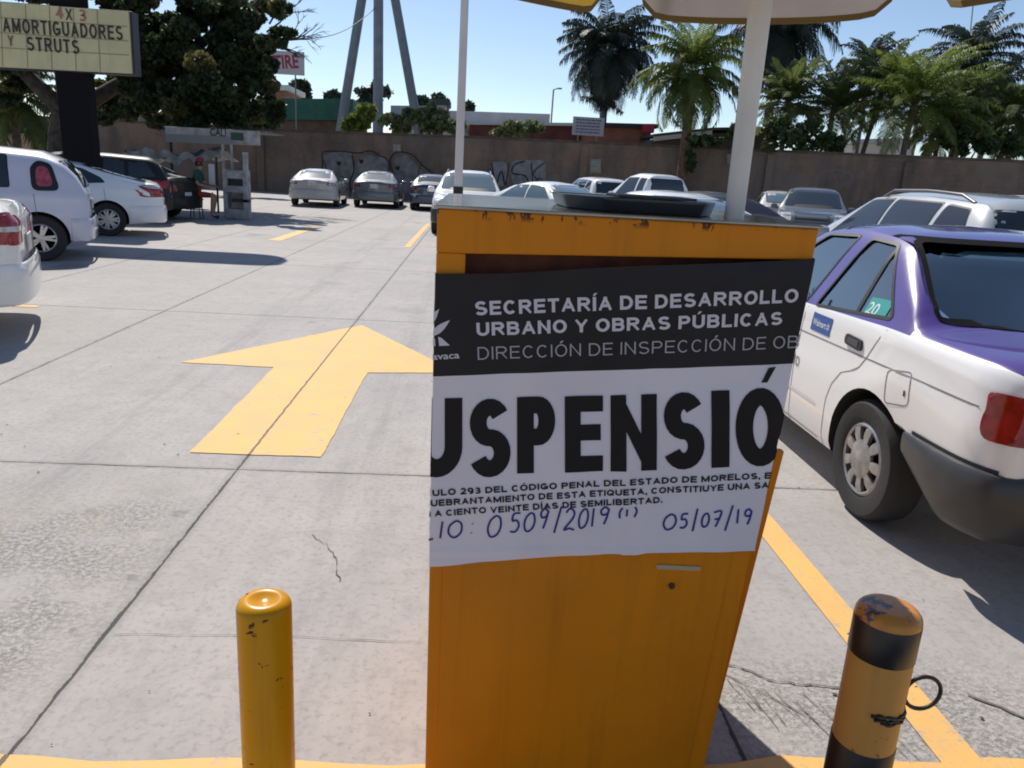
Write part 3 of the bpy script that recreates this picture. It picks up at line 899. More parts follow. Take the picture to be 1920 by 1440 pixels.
for i in range(6):
    a, b2 = R(A0+60*i), R(A0+60*(i+1))
    pa = Vector((cc.x+RA*math.cos(a), cc.y+RA*math.sin(a), zE)); pb = Vector((cc.x+RA*math.cos(b2), cc.y+RA*math.sin(b2), zE))
    pa.z += .012*(pa.x-cc.x-.2); pb.z += .012*(pb.x-cc.x-.2)
    ap = Vector((cc.x, cc.y, zA))
    mcl = cw if i % 2 == 0 else cy
    mb = MB()
    N = 8
    vs = []; fs = []
    for j in range(N+1):
        for k in range(N+1):
            e = pa.lerp(pb, k/N); p = ap.lerp(e, j/N)
            sag = -.05*math.sin(PI*j/N) - .03*math.sin(PI*k/N)*(j/N)
            vs.append(p+Vector((0, 0, sag)))
    for j in range(N):
        for k in range(N): fs.append((j*(N+1)+k, j*(N+1)+k+1, (j+1)*(N+1)+k+1, (j+1)*(N+1)+k))
    mb.add(vs, fs); mb.build('canopy_panel', mcl, umb, 60)
    # scalloped valance flap hanging from the edge
    out = ((pa+pb)/2-Vector((cc.x, cc.y, zE))); out.z = 0; out.normalize()
    mb = MB(); tr = MB()
    M_ = 20; top_ = []; bot = []
    for k in range(M_+1):
        u = .035+.93*k/M_
        e = pa.lerp(pb, u); e.z -= .03*math.sin(PI*u)
        edge_ = min(u-.035, .965-u)/.12
        dr = .165 if edge_ >= 1 else .165*math.sqrt(max(0, 1-(1-edge_)**2))
        dr = max(dr, .012)
        w_ = .012*math.sin(u*9+i)
        top_.append(e); bot.append(e+Vector((0, 0, -dr))+out*(.010+w_))
    n_ = M_+1
    mb.add(top_+bot, [(k, k+1, n_+k+1, n_+k) for k in range(M_)])
    fl = mb.build('valance_flap', mcl, umb, 60)
    b3 = [p+Vector((0, 0, -.006))-out*.001 for p in bot]
    b4 = [p+Vector((0, 0, .010))-out*.0015 for p in bot]
    b5 = [p+Vector((0, 0, -.006))+out*.003 for p in bot]
    tr.add(b4+b3+b5, [(k, k+1, n_+k+1, n_+k) for k in range(M_)]+[(n_+k, n_+k+1, 2*n_+k+1, 2*n_+k) for k in range(M_)])
    tr.build('trim', trim, fl, 60)
    rb = MB(); rb.tube([ap+Vector((0, 0, -.03)), (ap+pa)/2+Vector((0, 0, -.075)), pa+Vector((0, 0, -.012))], .006, 6)
    rb.build('rib', mat('grey rib steel', (0.35, 0.35, 0.36), .4, metal=.8), umb, 60)

# ------------------------------------------------------------------ bollards
def bollard_profile(r, h, rc):
    p = [(r, 0), (r, h-rc)]
    p += [(r-rc+rc*math.cos(R(a)), h-rc+rc*math.sin(R(a))) for a in (15, 30, 45, 60, 75, 90)]
    return p
ybm = chipped('yellow bollard enamel', (0.62, 0.285, 0.003), (0.045, 0.02, 0.012), 17, .605, .62, .3, .08)
bo = empty('yellow_bollard', (-.385, 1.40, 0), 0, 'plain chipped yellow steel bollard with dished top standing left of the booth', 'bollard', 'bollards guarding the ticket booth')
mb = MB()
prof = bollard_profile(.0540, .658, .020)
prof += [(.030, .658), (.024, .655), (.014, .650), (.004, .648)]
mb.lathe(prof, 40); mb.build('post', ybm, bo, 50)
mb = MB(); mb.lathe([(.075, 0), (.075, .008), (.056, .008)], 32); mb.build('base_flange', ybm, bo, 40)
om = chipped('faded orange bollard enamel', (0.62, 0.30, 0.075), (0.03, 0.018, 0.014), 20, .66, .68, .5, .05)
km = mat('black bollard band', (0.014, 0.013, 0.014), .35, var=.3, vscale=20)
bo = empty('banded_bollard', (.905, 1.40, 0), 0, 'orange and black banded bollard with worn top and wire ring, right of the booth', 'bollard', 'bollards guarding the ticket booth')
mb = MB()
H2 = .676
mb.lathe(bollard_profile(.0650, H2, .026), 44); mb.build('post', om, bo, 50)
cm = chipped('worn cap paint', (0.62, 0.24, 0.02), (0.045, 0.055, 0.075), 9, .52, .55, .35, .2)
mb = MB()
pr = [(r+.0012, z+.001) for r, z in bollard_profile(.0650, H2, .026)[1:]]
pr[0] = (.0662, H2-.027)
mb.lathe(pr, 44); mb.build('cap', cm, bo, 50)
for z0, z1 in ((H2-.110, H2-.027), (0.0, H2-.325)):
    mb = MB(); mb.lathe([(.0660, z0), (.0668, z0+.002), (.0668, z1-.002), (.0660, z1)], 44); mb.build('black_band', km, bo, 50)
rg = MB()                                        # wire ring and the scuffed loop that holds it
zr = H2-.205
rg.tube([(.107+.040*math.cos(R(a)), -.006, zr+.040*math.sin(R(a))) for a in range(0, 361, 15)], .0046, 8, False)
rg.build('wire_ring', mat('black wire', (0.02, 0.018, 0.016), .5), bo, 60)
rg = MB()
for dz, a0, a1 in ((-.028, -118, 0), (-.036, -112, -2), (-.044, -100, -10)):
    rg.tube([(.0668*math.cos(R(a)), .0668*math.sin(R(a)), zr+dz+.012*(abs(a)/118)+rnd.uniform(-.003, .003)) for a in range(a0, a1+1, 6)], [.0022+.0025*rnd.random() for a in range(a0, a1+1, 6)], 6)
rg.build('wire_binding', mat('black wire', (0.02, 0.018, 0.016), .5), bo, 60)

# ------------------------------------------------------------------ raised barrier arm behind the booth
bar = empty('barrier_arm', (-.079, 4.0, 0), 0, 'slim white barrier arm raised upright behind the booth', 'barrier')
mb = MB(); mb.tube([(0, 0, 1.40), (-.002, 0, 2.6), (-.005, 0, 4.2)], [.021, .0185, .0165], 14)
mb.build('arm', mat('white barrier paint', (0.62, 0.63, 0.66), .4, var=.06, vscale=5), bar, 50)
mb = MB(); mb.tube([(0, 0, 1.375), (0, 0, 1.43)], [.025, .025], 14); mb.build('collar', mat('black rubber', (0.015, 0.015, 0.015), .6), bar, 50)
mb = MB(); mb.box((.02, .03, .66), (.22, .22, 1.32)); mb.box((.02, .03, 1.33), (.24, .24, .03)); mb.box((0, 0, 1.36), (.06, .05, .05))
mb.build('drive_housing', mat('white barrier paint', (0.62, 0.63, 0.66), .4), bar, bevel=.012)

# ------------------------------------------------------------------ cars
def lin(pts, x):
    if x <= pts[0][0]: return pts[0][1]
    for a, b in zip(pts, pts[1:]):
        if x <= b[0]: return a[1]+(b[1]-a[1])*(x-a[0])/(b[0]-a[0])
    return pts[-1][1]
def smooth_lin(pts, x, k=.05):
    return (lin(pts, x-k)+2*lin(pts, x-k/2)+2*lin(pts, x)+2*lin(pts, x+k/2)+lin(pts, x+k))/8
def paint_mat(name, col, rough=.35):
    return mat(name, col, rough, coat=1.0, var=.03, vscale=1.5)
M_dark = mat('car interior dark', (0.018, 0.018, 0.02), .8)
M_tyre = mat('tyre rubber', (0.03, 0.028, 0.027), .85, bump=.2, bscale=40)
M_rim = mat('alloy silver', (0.55, 0.54, 0.53), .32, metal=.75, var=.1, vscale=14)
M_glass = mat('dark car glass', (0.018, 0.024, 0.026), .04, spec=.9, coat=.3)
M_glassl = mat('sky tinted car glass', (0.10, 0.15, 0.17), .06, spec=.9, coat=.4)
M_clear = glass_mat('clear car glass', (0.76, 0.81, 0.79))
M_seal = mat('matt black seal', (0.008, 0.008, 0.008), .9, spec=.1)
M_rubber = mat('window seal rubber', (0.012, 0.012, 0.013), .55)
M_red = mat('red lamp lens', (0.30, 0.010, 0.012), .12, coat=.6, var=.3, vscale=25)
M_amber = mat('amber lamp lens', (0.55, 0.18, 0.05), .15, coat=.5)
M_lens = mat('clear lamp lens', (0.55, 0.55, 0.56), .12, coat=.8, var=.25, vscale=18)
M_plate = mat('licence plate', (0.55, 0.56, 0.55), .5, var=.2, vscale=30)
M_chrome = mat('chrome trim', (0.6, 0.6, 0.62), .15, metal=1.0)
M_greyp = mat('grey bumper plastic', (0.045, 0.045, 0.047), .38, var=.2, vscale=5)
M_black = mat('black car plastic', (0.02, 0.02, 0.021), .45)
M_seam = mat('panel gap shadow black', (0.045, 0.045, 0.045), .8)

def wheel_mesh(mb_t, mb_r, R0, wd, style):
    rr = R0*.62
    prof = [(rr, -.45*wd), (rr+.02, -.5*wd), (R0*.93, -.5*wd), (R0*.985, -.40*wd), (R0, -.25*wd), (R0, .25*wd), (R0*.985, .40*wd), (R0*.93, .5*wd), (rr+.02, .5*wd), (rr, .45*wd)]
    mb_t.lathe(prof, 36, 'x', closed=True)
    o = .5*wd
    mb_r.mi = 1
    mb_r.lathe([(0.001, o-.055), (rr, o-.055)], 28, 'x')
    mb_r.mi = 0
    mb_r.lathe([(rr, o-.06), (rr, o-.012), (rr-.012, o-.004), (rr-.022, o-.010), (rr-.026, o-.05)], 36, 'x', closed=True)
    if style == 'cap':                           # pressed hub cap: solid centre, nine notches round its edge
        k = 9
        ri, rm = rr*.52, rr-.016
        mb_r.lathe([(.001, o+.006), (rr*.16, o+.005), (rr*.22, o-.001), (rr*.45, o+.002), (ri, o-.004), (ri, o-.02)], 36, 'x')
        for i in range(k):
            a = 2*PI*i/k; w0 = 2*PI/k*.29
            vs = []
            for r, x in ((ri-.004, o-.004), ((ri+rm)/2, o-.003), (rm, o-.010)):
                ww = w0*(1.0 if r < ri else (.95 if r < rm-.001 else .8))
                vs += [(x, r*math.cos(a-ww), r*math.sin(a-ww)), (x+.003, r*math.cos(a), r*math.sin(a)), (x, r*math.cos(a+ww), r*math.sin(a+ww))]
            vs2 = [(x-.018, y, z) for x, y, z in vs]
            mb_r.add(vs+vs2, [(0, 1, 4, 3), (1, 2, 5, 4), (3, 4, 7, 6), (4, 5, 8, 7), (0, 3, 12, 9), (3, 6, 15, 12), (2, 11, 14, 5), (5, 14, 17, 8)])
    else:
        k = style if isinstance(style, int) else 5
        mb_r.lathe([(.001, o-.004), (rr*.2, o-.006), (rr*.26, o-.018), (rr*.26, o-.05)], 20, 'x')
        for i in range(k):
            a = 2*PI*i/k
            for da in ((-.16, .16) if k <= 7 else (0,)):
                r0_, r1_ = rr*.2, rr-.018
                w0, w1 = .022, .016 if k <= 7 else .012
                aa = a+da*(1 if k <= 7 else 0)
                p = []
                for r, w, x in ((r0_, w0, o-.010), (r1_, w1, o-.012)):
                    cx, cy = r*math.cos(aa), r*math.sin(aa)
                    tx, ty = -math.sin(aa)*w, math.cos(aa)*w
                    p += [(x, cx-tx, cy-ty), (x, cx+tx, cy+ty), (x-.03, cx-tx, cy-ty), (x-.03, cx+tx, cy+ty)]
                mb_r.add(p, [(0, 1, 5, 4), (0, 4, 6, 2), (1, 3, 7, 5), (2, 6, 7, 3)])

class Car:
    def __init__(s, name, label, cat, group, spec, loc, rz, paint, roofpaint=None, detail=.06):
        s.p = spec; s.paint = paint; s.det = detail
        s.root = empty(name, loc, rz, label, cat, group)
        sc = spec.get('scale', 1.0)
        s.root.scale = (sc, sc, sc)
        s.roofpaint = roofpaint
        s.body()
    def plan(s, y):
        p = s.p
        e = 1.0
        for L, sg in ((p['Lr'], -1), (p['Lf'], 1)):
            d = L - sg*y
            Re = p.get('endR', .30); c = p.get('endC', .20)
            if d < Re:
                u = max(0, 1-d/Re)
                e *= (1-c)+c*math.sqrt(max(0, 1-u*u))
            e *= 1-.05*max(0, 1-d/1.1)**2
        return p['W']/2*e
    def section(s, y):
        p = s.p
        w = s.plan(y)
        zb = smooth_lin(p['zb'], y); be = smooth_lin(p['belt'], y, .08); tp = smooth_lin(p['top'], y, p.get('sm', .05))
        h = max(tp-be, .012)
        f0, f1 = p.get('fade', (.10, .35))
        f = min(1, max(0, (h-f0)/(f1-f0))); f = f*f*(3-2*f)
        n = 2.5+(p.get('ncab', 6.5)-2.5)*f
        k = p.get('k', .7)*(1.0 if 'fade' in p else f)
        hh = be-zb
        P = [(0, zb), (w*.5, zb), (w*.90, zb), (w*.965, zb+.025), (w*.985, zb+.10*hh), (w*.997, zb+.30*hh), (w, zb+.48*hh), (w*.998, zb+.62*hh), (w*.990, zb+.66*hh), (w*.986, zb+.85*hh), (w*.976, zb+.955*hh), (w*.955, be)]
        s.nlow = len(P)
        NU = 14
        xs = w*.955
        for i in range(1, NU+1):
            t = PI/2*i/NU
            cx = max(0, math.cos(t))**(2/n); sz = math.sin(t)**(2/n)
            if i == NU: cx = 0
            x = xs*cx*(1-k*h*sz/1.0*min(1, 1.0))
            z = be+h*sz - .025*f*(cx**2)*sz*(1 if sz > .9 else 0)
            P.append((x, z))
        return P
    def body(s):
        p = s.p
        ys = []
        y = -p['Lr']
        for d in (0, .012, .035, .07, .12): ys.append(-p['Lr']+d)
        nmid = int((p['Lr']+p['Lf']-.3)/s.det)
        for i in range(1, nmid): ys.append(-p['Lr']+.12+(p['Lr']+p['Lf']-.24)*i/nmid)
        for d in (.12, .07, .035, .012, 0): ys.append(p['Lf']-d)
        vs = []; fs = []; mi = []
        secs = [s.section(y) for y in ys]
        m = len(secs[0])
        ring = 2*m-2
        for y, sec in zip(ys, secs):
            for x, z in sec: vs.append((x, y, z))
            for x, z in sec[-2:0:-1]: vs.append((-x, y, z))
        mf = p.get('matf')
        for i in range(len(ys)-1):
            for k in range(ring):
                k2 = (k+1) % ring
                fs.append((i*ring+k, i*ring+k2, (i+1)*ring+k2, (i+1)*ring+k))
                row = k if k < m-1 else ring-1-k
                mi.append(mf(row-(s.nlow-1), (ys[i]+ys[i+1])/2) if mf else 0)
        for base in (0, (len(ys)-1)*ring):
            for k in range(m-1):
                a, b = k, k+1
                c, d = (ring-(k+1)) % ring, (ring-k) % ring
                q = [base+a, base+b, base+c, base+d]
                q = list(dict.fromkeys(q))
                if len(q) >= 3:
                    fs.append(tuple(q)); mi.append(0)
        me = bpy.data.meshes.new('body')
        me.from_pydata(vs, [], fs)
        for q in (s.paint, s.roofpaint or s.paint, M_dark): me.materials.append(q)
        me.polygons.foreach_set('material_index', mi)
        bm = bmesh.new(); bm.from_mesh(me)
        bmesh.ops.recalc_face_normals(bm, faces=bm.faces)
        bm.to_mesh(me)
        s.bvh = BVHTree.FromBMesh(bm)
        bm.free()
        o = bpy.data.objects.new('body', me); COL.objects.link(o); o.parent = None
        cut = []
        Rw = p['R']; ar = p.get('arch', Rw+.045)
        for wy in (0, p['wb']):
            for sx in (-1, 1):
                mb = MB(); mb.mi = 2
                mb.lathe([(ar, -.16), (ar, .16)], 40, 'x', (sx*(p['W']/2-.12), wy, p.get('archz', Rw+.005)))
                c = mb.build('cutter', [M_dark, M_dark, M_dark]); cut.append(c)
        if p.get('cut'):
            for poly in p['side_windows']:
                q = round_poly(poly, .03, 3)
                mb = MB(); mb.mi = 2; mb.prism([(-1.2, y, z) for y, z in q], (2.4, 0, 0)); cut.append(mb.build('cutter', [M_dark]*3))
            q = round_poly(p['rear_window'], .05, 4)
            mb = MB(); mb.mi = 2; mb.prism([(x, -2.0, z) for x, z in q], (0, 3.2, 0)); cut.append(mb.build('cutter', [M_dark]*3))
            q = round_poly(p['windscreen'], .05, 4)
            mb = MB(); mb.mi = 2; mb.prism([(x, .8, z) for x, z in q], (0, 2.4, 0)); cut.append(mb.build('cutter', [M_dark]*3))
        bool_cut(o, cut)
        o.data.shade_smooth(); o.data.set_sharp_from_angle(angle=R(32))
        o.parent = s.root
        s.bodyo = o
        # wheels
        sp = p.get('wheel', 5)
        proto = {}
        for wy in (0, p['wb']):
            for sx in (-1, 1):
                w = empty('wheel', (sx*(p['W']/2-p.get('tw', .195)/2-.012), wy, Rw))
                w.parent = s.root
                if not proto:
                    a = MB(); b = MB(); wheel_mesh(a, b, Rw, p.get('tw', .195), sp)
                    to = a.build('tyre', M_tyre, w, 35); ro = b.build('rim', [p.get('rimmat', M_rim), M_dark], w, 35)
                    proto = {'t': to.data, 'r': ro.data}
                else:
                    for nm, k in (('tyre', 't'), ('rim', 'r')):
                        q = bpy.data.objects.new(nm, proto[k]); COL.objects.link(q); q.parent = w
                if sx < 0: w.rotation_euler = (0, 0, PI)
    def proj(s, axis, sg, a, b, off):
        if axis == 'x': o = Vector((sg*3, a, b)); d = Vector((-sg, 0, 0))
        elif axis == 'y': o = Vector((a, sg*8, b)); d = Vector((0, -sg, 0))
        else: o = Vector((a, b, 4)); d = Vector((0, 0, -1))
        h, n, i, _ = s.bvh.ray_cast(o, d)
        if h is None: return None
        if n.dot(d) > 0: n = -n
        return h + n*off
    def patch(s, name, axis, sg, poly, m, off=.004, parent=None, step=.06, thick=.008, smooth=40):
        bm = bmesh.new()
        f = bm.faces.new([bm.verts.new((a, b, 0)) for a, b in poly])
        for ax in (0, 1):
            lo = min(p[ax] for p in poly); hi = max(p[ax] for p in poly)
            n = int((hi-lo)/step)
            for i in range(1, n+1):
                c = [0, 0, 0]; c[ax] = lo+(hi-lo)*i/(n+1); no = [0, 0, 0]; no[ax] = 1
                bmesh.ops.bisect_plane(bm, geom=bm.verts[:]+bm.edges[:]+bm.faces[:], plane_co=c, plane_no=no)
        bm.verts.ensure_lookup_table()
        pos = [s.proj(axis, sg, v.co.x, v.co.y, off) for v in bm.verts]
        bad = [v for v, q in zip(bm.verts, pos) if q is None]
        for v, q in zip(bm.verts, pos):
            if q is not None: v.co = q
        if bad: bmesh.ops.delete(bm, geom=bad, context='VERTS')
        if not bm.faces:
            bm.free(); return None
        dirn = {'x': Vector((sg, 0, 0)), 'y': Vector((0, sg, 0)), 'z': Vector((0, 0, 1))}[axis]
        bm.normal_update()
        if sum((f.normal.dot(dirn) for f in bm.faces)) < 0:
            bmesh.ops.reverse_faces(bm, faces=bm.faces)
        if thick:
            ext = bmesh.ops.extrude_face_region(bm, geom=bm.faces[:])
            # the extruded copy is the outer skin; push the originals inwards
            nv = set(v for v in ext['geom'] if isinstance(v, bmesh.types.BMVert))
            for v in bm.verts:
                if v not in nv: v.co = v.co - dirn*thick
        me = bpy.data.meshes.new(name); bm.to_mesh(me); bm.free()
        me.materials.append(m)
        me.shade_smooth(); me.set_sharp_from_angle(angle=R(smooth))
        o = bpy.data.objects.new(name, me); COL.objects.link(o); o.parent = parent or s.root
        return o
    def seam(s, axis, sg, pts, w, m=None, off=.0012, name='panel_gap'):
        vs = []; fs = []
        P = []
        for i in range(len(pts)-1):
            a = Vector(pts[i]); b = Vector(pts[i+1]); k = max(1, int((b-a).length/.04))
            P += [a.lerp(b, j/k) for j in range(k)]
        P.append(Vector(pts[-1]))
        for i, q in enumerate(P):
            d = P[min(i+1, len(P)-1)]-P[max(i-1, 0)]
            n = Vector((-d.y, d.x)).normalized()*w/2
            a = s.proj(axis, sg, q.x-n.x, q.y-n.y, off); b = s.proj(axis, sg, q.x+n.x, q.y+n.y, off)
            if a is None or b is None: return None
            vs += [a, b]
        fs = [(2*i, 2*i+1, 2*i+3, 2*i+2) for i in range(len(P)-1)]
        return MB().add(vs, fs).build(name, m or M_seam, s.root, fix=True)
    def bumper(s, rear, prof, y_in, m, out=.0, name='bumper'):
        """U-shaped band round the end of the car; prof: (outset, z)"""
        p = s.p
        L = p['Lr'] if rear else p['Lf']
        sg = -1 if rear else 1
        path = []
        N = 10
        for i in range(N+1):
            y = y_in+(L-.03-y_in)*(1-(1-i/N)**1.6)
            path.append((s.plan(sg*y), sg*y))
        for a in (25, 50, 75, 90):
            pass
        w = s.plan(sg*(L-.001))
        path += [(w*.9, sg*(L+.012)), (w*.6, sg*(L+.030)), (w*.25, sg*(L+.038)), (0, sg*(L+.04))]
        path = path + [(-x, y) for x, y in path[-2::-1]]
        vs = []; fs = []
        n = len(prof)
        for i, (x, y) in enumerate(path):
            a = Vector(path[max(i-1, 0)]); b = Vector(path[min(i+1, len(path)-1)])
            t = (b-a).normalized()
            nn = Vector((t.y, -t.x)) if rear else Vector((t.y, -t.x))
            if nn.dot(Vector((x, y*.25))) < 0: nn = -nn
            e = min(1, i/3, (len(path)-1-i)/3)
            zt_, zl_ = max(z for _, z in prof), min(z for _, z in prof)
            lift = p.get('bump_lift', 0)*max(0, 1-(abs(y)-y_in)/.30) if rear else 0
            for o_, z in prof:
                z = zt_-(zt_-z)*(zt_-zl_-lift)/(zt_-zl_)
                q = Vector((x, y))+nn*((o_)*(.35+.65*e)+out)
                vs.append((q.x, q.y, z))
        for i in range(len(path)-1):
            for k in range(n-1):
                fs.append((i*n+k, (i+1)*n+k, (i+1)*n+k+1, i*n+k+1))
        fs.append(tuple(range(n))); fs.append(tuple((len(path)-1)*n+k for k in range(n)))
        return MB().add(vs, fs).build(name, m, s.root, 35)
    def windows(s, glass, seal=True, gwin=None, step=.09):
        p = s.p
        cut = p.get('cut')
        go = -.006 if cut else .005
        def grow(poly, g):
            cx = sum(q[0] for q in poly)/len(poly); cy = sum(q[1] for q in poly)/len(poly)
            lo = [min(q[i] for q in poly) for i in (0, 1)]; hi = [max(q[i] for q in poly) for i in (0, 1)]
            return [(cx+(a-cx)*(1+2*g/(hi[0]-lo[0])), cy+(b-cy)*(1+2*g/(hi[1]-lo[1]))) for a, b in poly]
        for poly in p['side_windows']:
            for sg in (-1, 1):
                q = round_poly(poly, .035, 3)
                if not cut and seal: s.patch('window_seal', 'x', sg, grow(q, .016), M_rubber, .002, step=step)
                s.patch('side_window', 'x', sg, grow(q, .01) if cut else q, glass, go, step=step, thick=.004)
        for key, nm, sg in (('rear_window', 'rear_window', -1), ('windscreen', 'windscreen', 1)):
            if p.get(key):
                q = round_poly(p[key], .06, 4)
                if not cut and seal: s.patch('window_seal', 'y', sg, grow(q, .018), M_rubber, .002, step=step)
                s.patch(nm, 'y', sg, grow(q, .012) if cut else q, (gwin or glass), go, step=step, thick=.004)
    def lamps(s, axis, sg, poly, m, name, off=.008, r=.03, step=.06):
        for sx in (-1, 1):
            if axis == 'y': s.patch(name, 'y', sg, round_poly([(sx*a, b) for a, b in poly], r, 3), m, off, step=step)
            else: s.patch(name, 'x', sx, round_poly(poly, r, 3), m, off, step=step)
    def plate(s, sg, z, w=.30, h=.15, y=None):
        q = s.proj('y', sg, 0, z, .012)
        if q is None: return
        if y is not None: q.y = y
        mb = MB(); mb.box((q.x, q.y+sg*.006, z), (w, .012, h)); mb.build('licence_plate', M_plate, s.root, bevel=.004)
    def mirror(s, y, z, m, w=.17):
        for sg in (-1, 1):
            q = s.proj('x', sg, y, z, 0)
            if q is None: continue
            mb = MB()
            mb.lathe([(.005, -.5*w), (.062, -.42*w), (.075, 0), (.062, .42*w), (.005, .5*w)], 14, 'x', (q.x+sg*(.06+w*.3), y+.02, z+.06))
            mb.tube([(q.x-sg*.01, y, z), (q.x+sg*.07, y+.01, z+.035)], .022, 8)
            mb.build('mirror', m, s.root, 50)
    def handle(s, y, z, m=None, w=.14):
        for sg in (-1, 1):
            s.patch('door_handle', 'x', sg, round_poly([(y-w/2, z-.022), (y+w/2, z-.022), (y+w/2, z+.022), (y-w/2, z+.022)], .02, 3), m or s.paint, .018, step=.05, thick=.02)
    def rails(s, y0, y1, xf=.50, m=None):
        for sg in (-1, 1):
            pts = []
            for i in range(9):
                y = y0+(y1-y0)*i/8
                q = s.proj('z', 1, sg*xf, y, .0)
                pts.append((q.x, q.y, q.z+(.055 if 0 < i < 8 else .0)))
            mb = MB(); mb.tube(pts, .016, 8); mb.build('roof_rail', m or M_chrome, s.root, 50)

# ---- the white and purple taxi beside the booth
white = paint_mat('white car paint', (0.86, 0.85, 0.83))
purple = paint_mat('purple taxi paint', (0.085, 0.045, 0.235), .3)
TAXI = dict(Lr=.85, Lf=3.33, wb=2.40, W=1.66, R=.288, zb=[(-.85, .36), (-.62, .34), (-.30, .50), (-.15, .50), (.15, .19), (2.1, .19), (2.95, .20), (3.33, .26)],
            belt=[(-.85, .88), (-.74, .915), (0, .925), (1.5, .875), (2.1, .855), (3.05, .74), (3.33, .64)],
            top=[(-.85, .91), (-.83, .955), (-.77, .968), (-.27, .985), (-.19, .995), (.27, 1.315), (.45, 1.352), (.80, 1.372), (1.12, 1.355), (1.30, 1.315), (2.03, .955), (2.18, .93), (3.03, .80), (3.26, .74), (3.33, .68)],
            k=.62, fade=(.07, .17), ncab=8, cut=True, bump_lift=.17, wheel='cap', rimmat=mat('weathered hub cap silver', (0.36, 0.35, 0.34), .38, metal=.6, var=.2, vscale=22), tw=.175, endR=.22, endC=.12,
            side_windows=[[(.02, .960), (.775, .902), (.665, 1.285), (.395, 1.275)], [(.905, .895), (1.67, .868), (1.59, .945), (1.17, 1.27), (.80, 1.288)]],
            rear_window=[(-.675, .992), (.675, .992), (.535, 1.308), (-.535, 1.308)], windscreen=[(-.64, .965), (.64, .965), (.53, 1.30), (-.53, 1.30)],
            matf=lambda r, y: (1 if (r >= 0 and -.15 < y < 2.06) or (r >= 1 and y > -.82) else 0))
cx_ = Car('taxi', 'white and purple taxi sedan parked right beside the ticket booth', 'taxi', 'cars parked in the lot', TAXI, (2.705, 3.385, 0), 0, white, purple, .05)
cx_.windows(M_clear, step=.12)
# black divider of the rear quarter lights, seals, crease, gaps
for sg in (-1, 1):
    cx_.patch('window_divider', 'x', sg, [(.325, .928), (.355, .926), (.405, 1.28), (.378, 1.28)], M_rubber, -.001)
    for poly in TAXI['side_windows']:
        q = round_poly(poly, .03, 3); cx_.seam('x', sg, q+[q[0]], .016, M_rubber, .003, 'window_seal')
q = round_poly(TAXI['rear_window'], .05, 4); cx_.seam('y', -1, q+[q[0]], .022, M_seal, .004, 'window_seal')
q = round_poly(TAXI['windscreen'], .05, 4); cx_.seam('y', 1, q+[q[0]], .025, M_rubber, .004, 'window_seal')
gap = mat('white panel gap grey', (0.22, 0.215, 0.21), .8)
for sg in (-1, 1):
    cx_.seam('x', sg, [(.0, .915), (.05, .83), (.10, .755), (.15, .70), (.22, .665), (.30, .635), (.37, .56), (.41, .47), (.42, .30), (.41, .215)], .006, gap)
    cx_.seam('x', sg, [(.84, .885), (.855, .6), (.855, .215)], .006, gap)
    cx_.seam('x', sg, [(1.80, .85), (1.86, .6), (1.84, .215)], .006, gap)
    cx_.seam('x', sg, [(1.84, .235), (.47, .235)], .005, gap)
    cx_.seam('x', sg, [(-.70, .762), (-.3, .765), (.15, .757), (.9, .745), (1.85, .725), (2.9, .68)], .006, gap, .0015, 'side_crease')
    cx_.seam('x', sg, [(1.9, .41), (.52, .41)], .012, mat('sill strip white', (0.70, 0.69, 0.68), .4), .003, 'sill_strip')  # thin off-white strip along the sill
q = round_poly([(-.11, .755), (-.285, .785), (-.305, .64), (-.125, .605)], .03, 3)
cx_.seam('x', -1, q+[q[0]], .006, gap, .0015, 'fuel_door')
cx_.seam('x', -1, [(-.265, .675), (-.265, .70)], .014, M_seam, .002, 'fuel_door_catch')
for y in (.235, 1.26):
    for sg in (-1, 1):
        h = cx_.patch('door_handle', 'x', sg, round_poly([(y-.085, .775), (y+.085, .785), (y+.085, .835), (y-.085, .83)], .028, 4), M_black, .010, step=.04, thick=.012)
        cx_.patch('handle_recess', 'x', sg, round_poly([(y-.055, .788), (y+.055, .795), (y+.055, .822), (y-.055, .818)], .012, 3), mat('handle recess grey', (.07, .07, .072), .5), .0125, h, .04, .003)
cx_.lamps('x', 1, [(-.838, .655), (-.745, .655), (-.725, .72), (-.745, .825), (-.838, .835)], M_red, 'tail_light', .010, .035, .05)
cx_.lamps('y', -1, [(.42, .655), (.775, .655), (.775, .835), (.42, .835)], M_red, 'tail_light', .007, .02, .05)
cx_.plate(-1, .72)
cx_.lamps('y', 1, [(.38, .60), (.76, .60), (.74, .71), (.40, .72)], M_lens, 'headlight', .008)
cx_.patch('grille', 'y', 1, [(-.34, .61), (.34, .61), (.34, .70), (-.34, .70)], M_black, .006)
bprof = [(.0, .275), (.008, .28), (.022, .31), (.034, .39), (.036, .47), (.032, .512), (.018, .533), (0.0, .538)]
cx_.bumper(True, bprof, .325, M_greyp)
cx_.seam('x', -1, [(-.36, .545), (-.82, .545)], .016, M_black, .004, 'bumper_gap'); cx_.seam('x', 1, [(-.36, .545), (-.82, .545)], .016, M_black, .004, 'bumper_gap')
cx_.bumper(False, bprof, 2.76, M_greyp)
cx_.mirror(1.62, .91, M_black)
# seats seen through the glass
M_seat = mat('grey seat cloth', (0.06, 0.062, 0.066), .9, var=.2, vscale=30)
mb = MB(); mb.box((0, .42, .95), (1.15, .14, .26), Matrix.Rotation(R(14), 3, 'X')); mb.build('rear_seat', M_seat, cx_.root, bevel=.04)
for x in (-.37, .37):
    mb = MB(); mb.box((x, 1.18, .95), (.46, .13, .34), Matrix.Rotation(R(14), 3, 'X')); mb.box((x, 1.14, 1.18), (.26, .09, .15)); mb.build('front_seat', M_seat, cx_.root, bevel=.035)
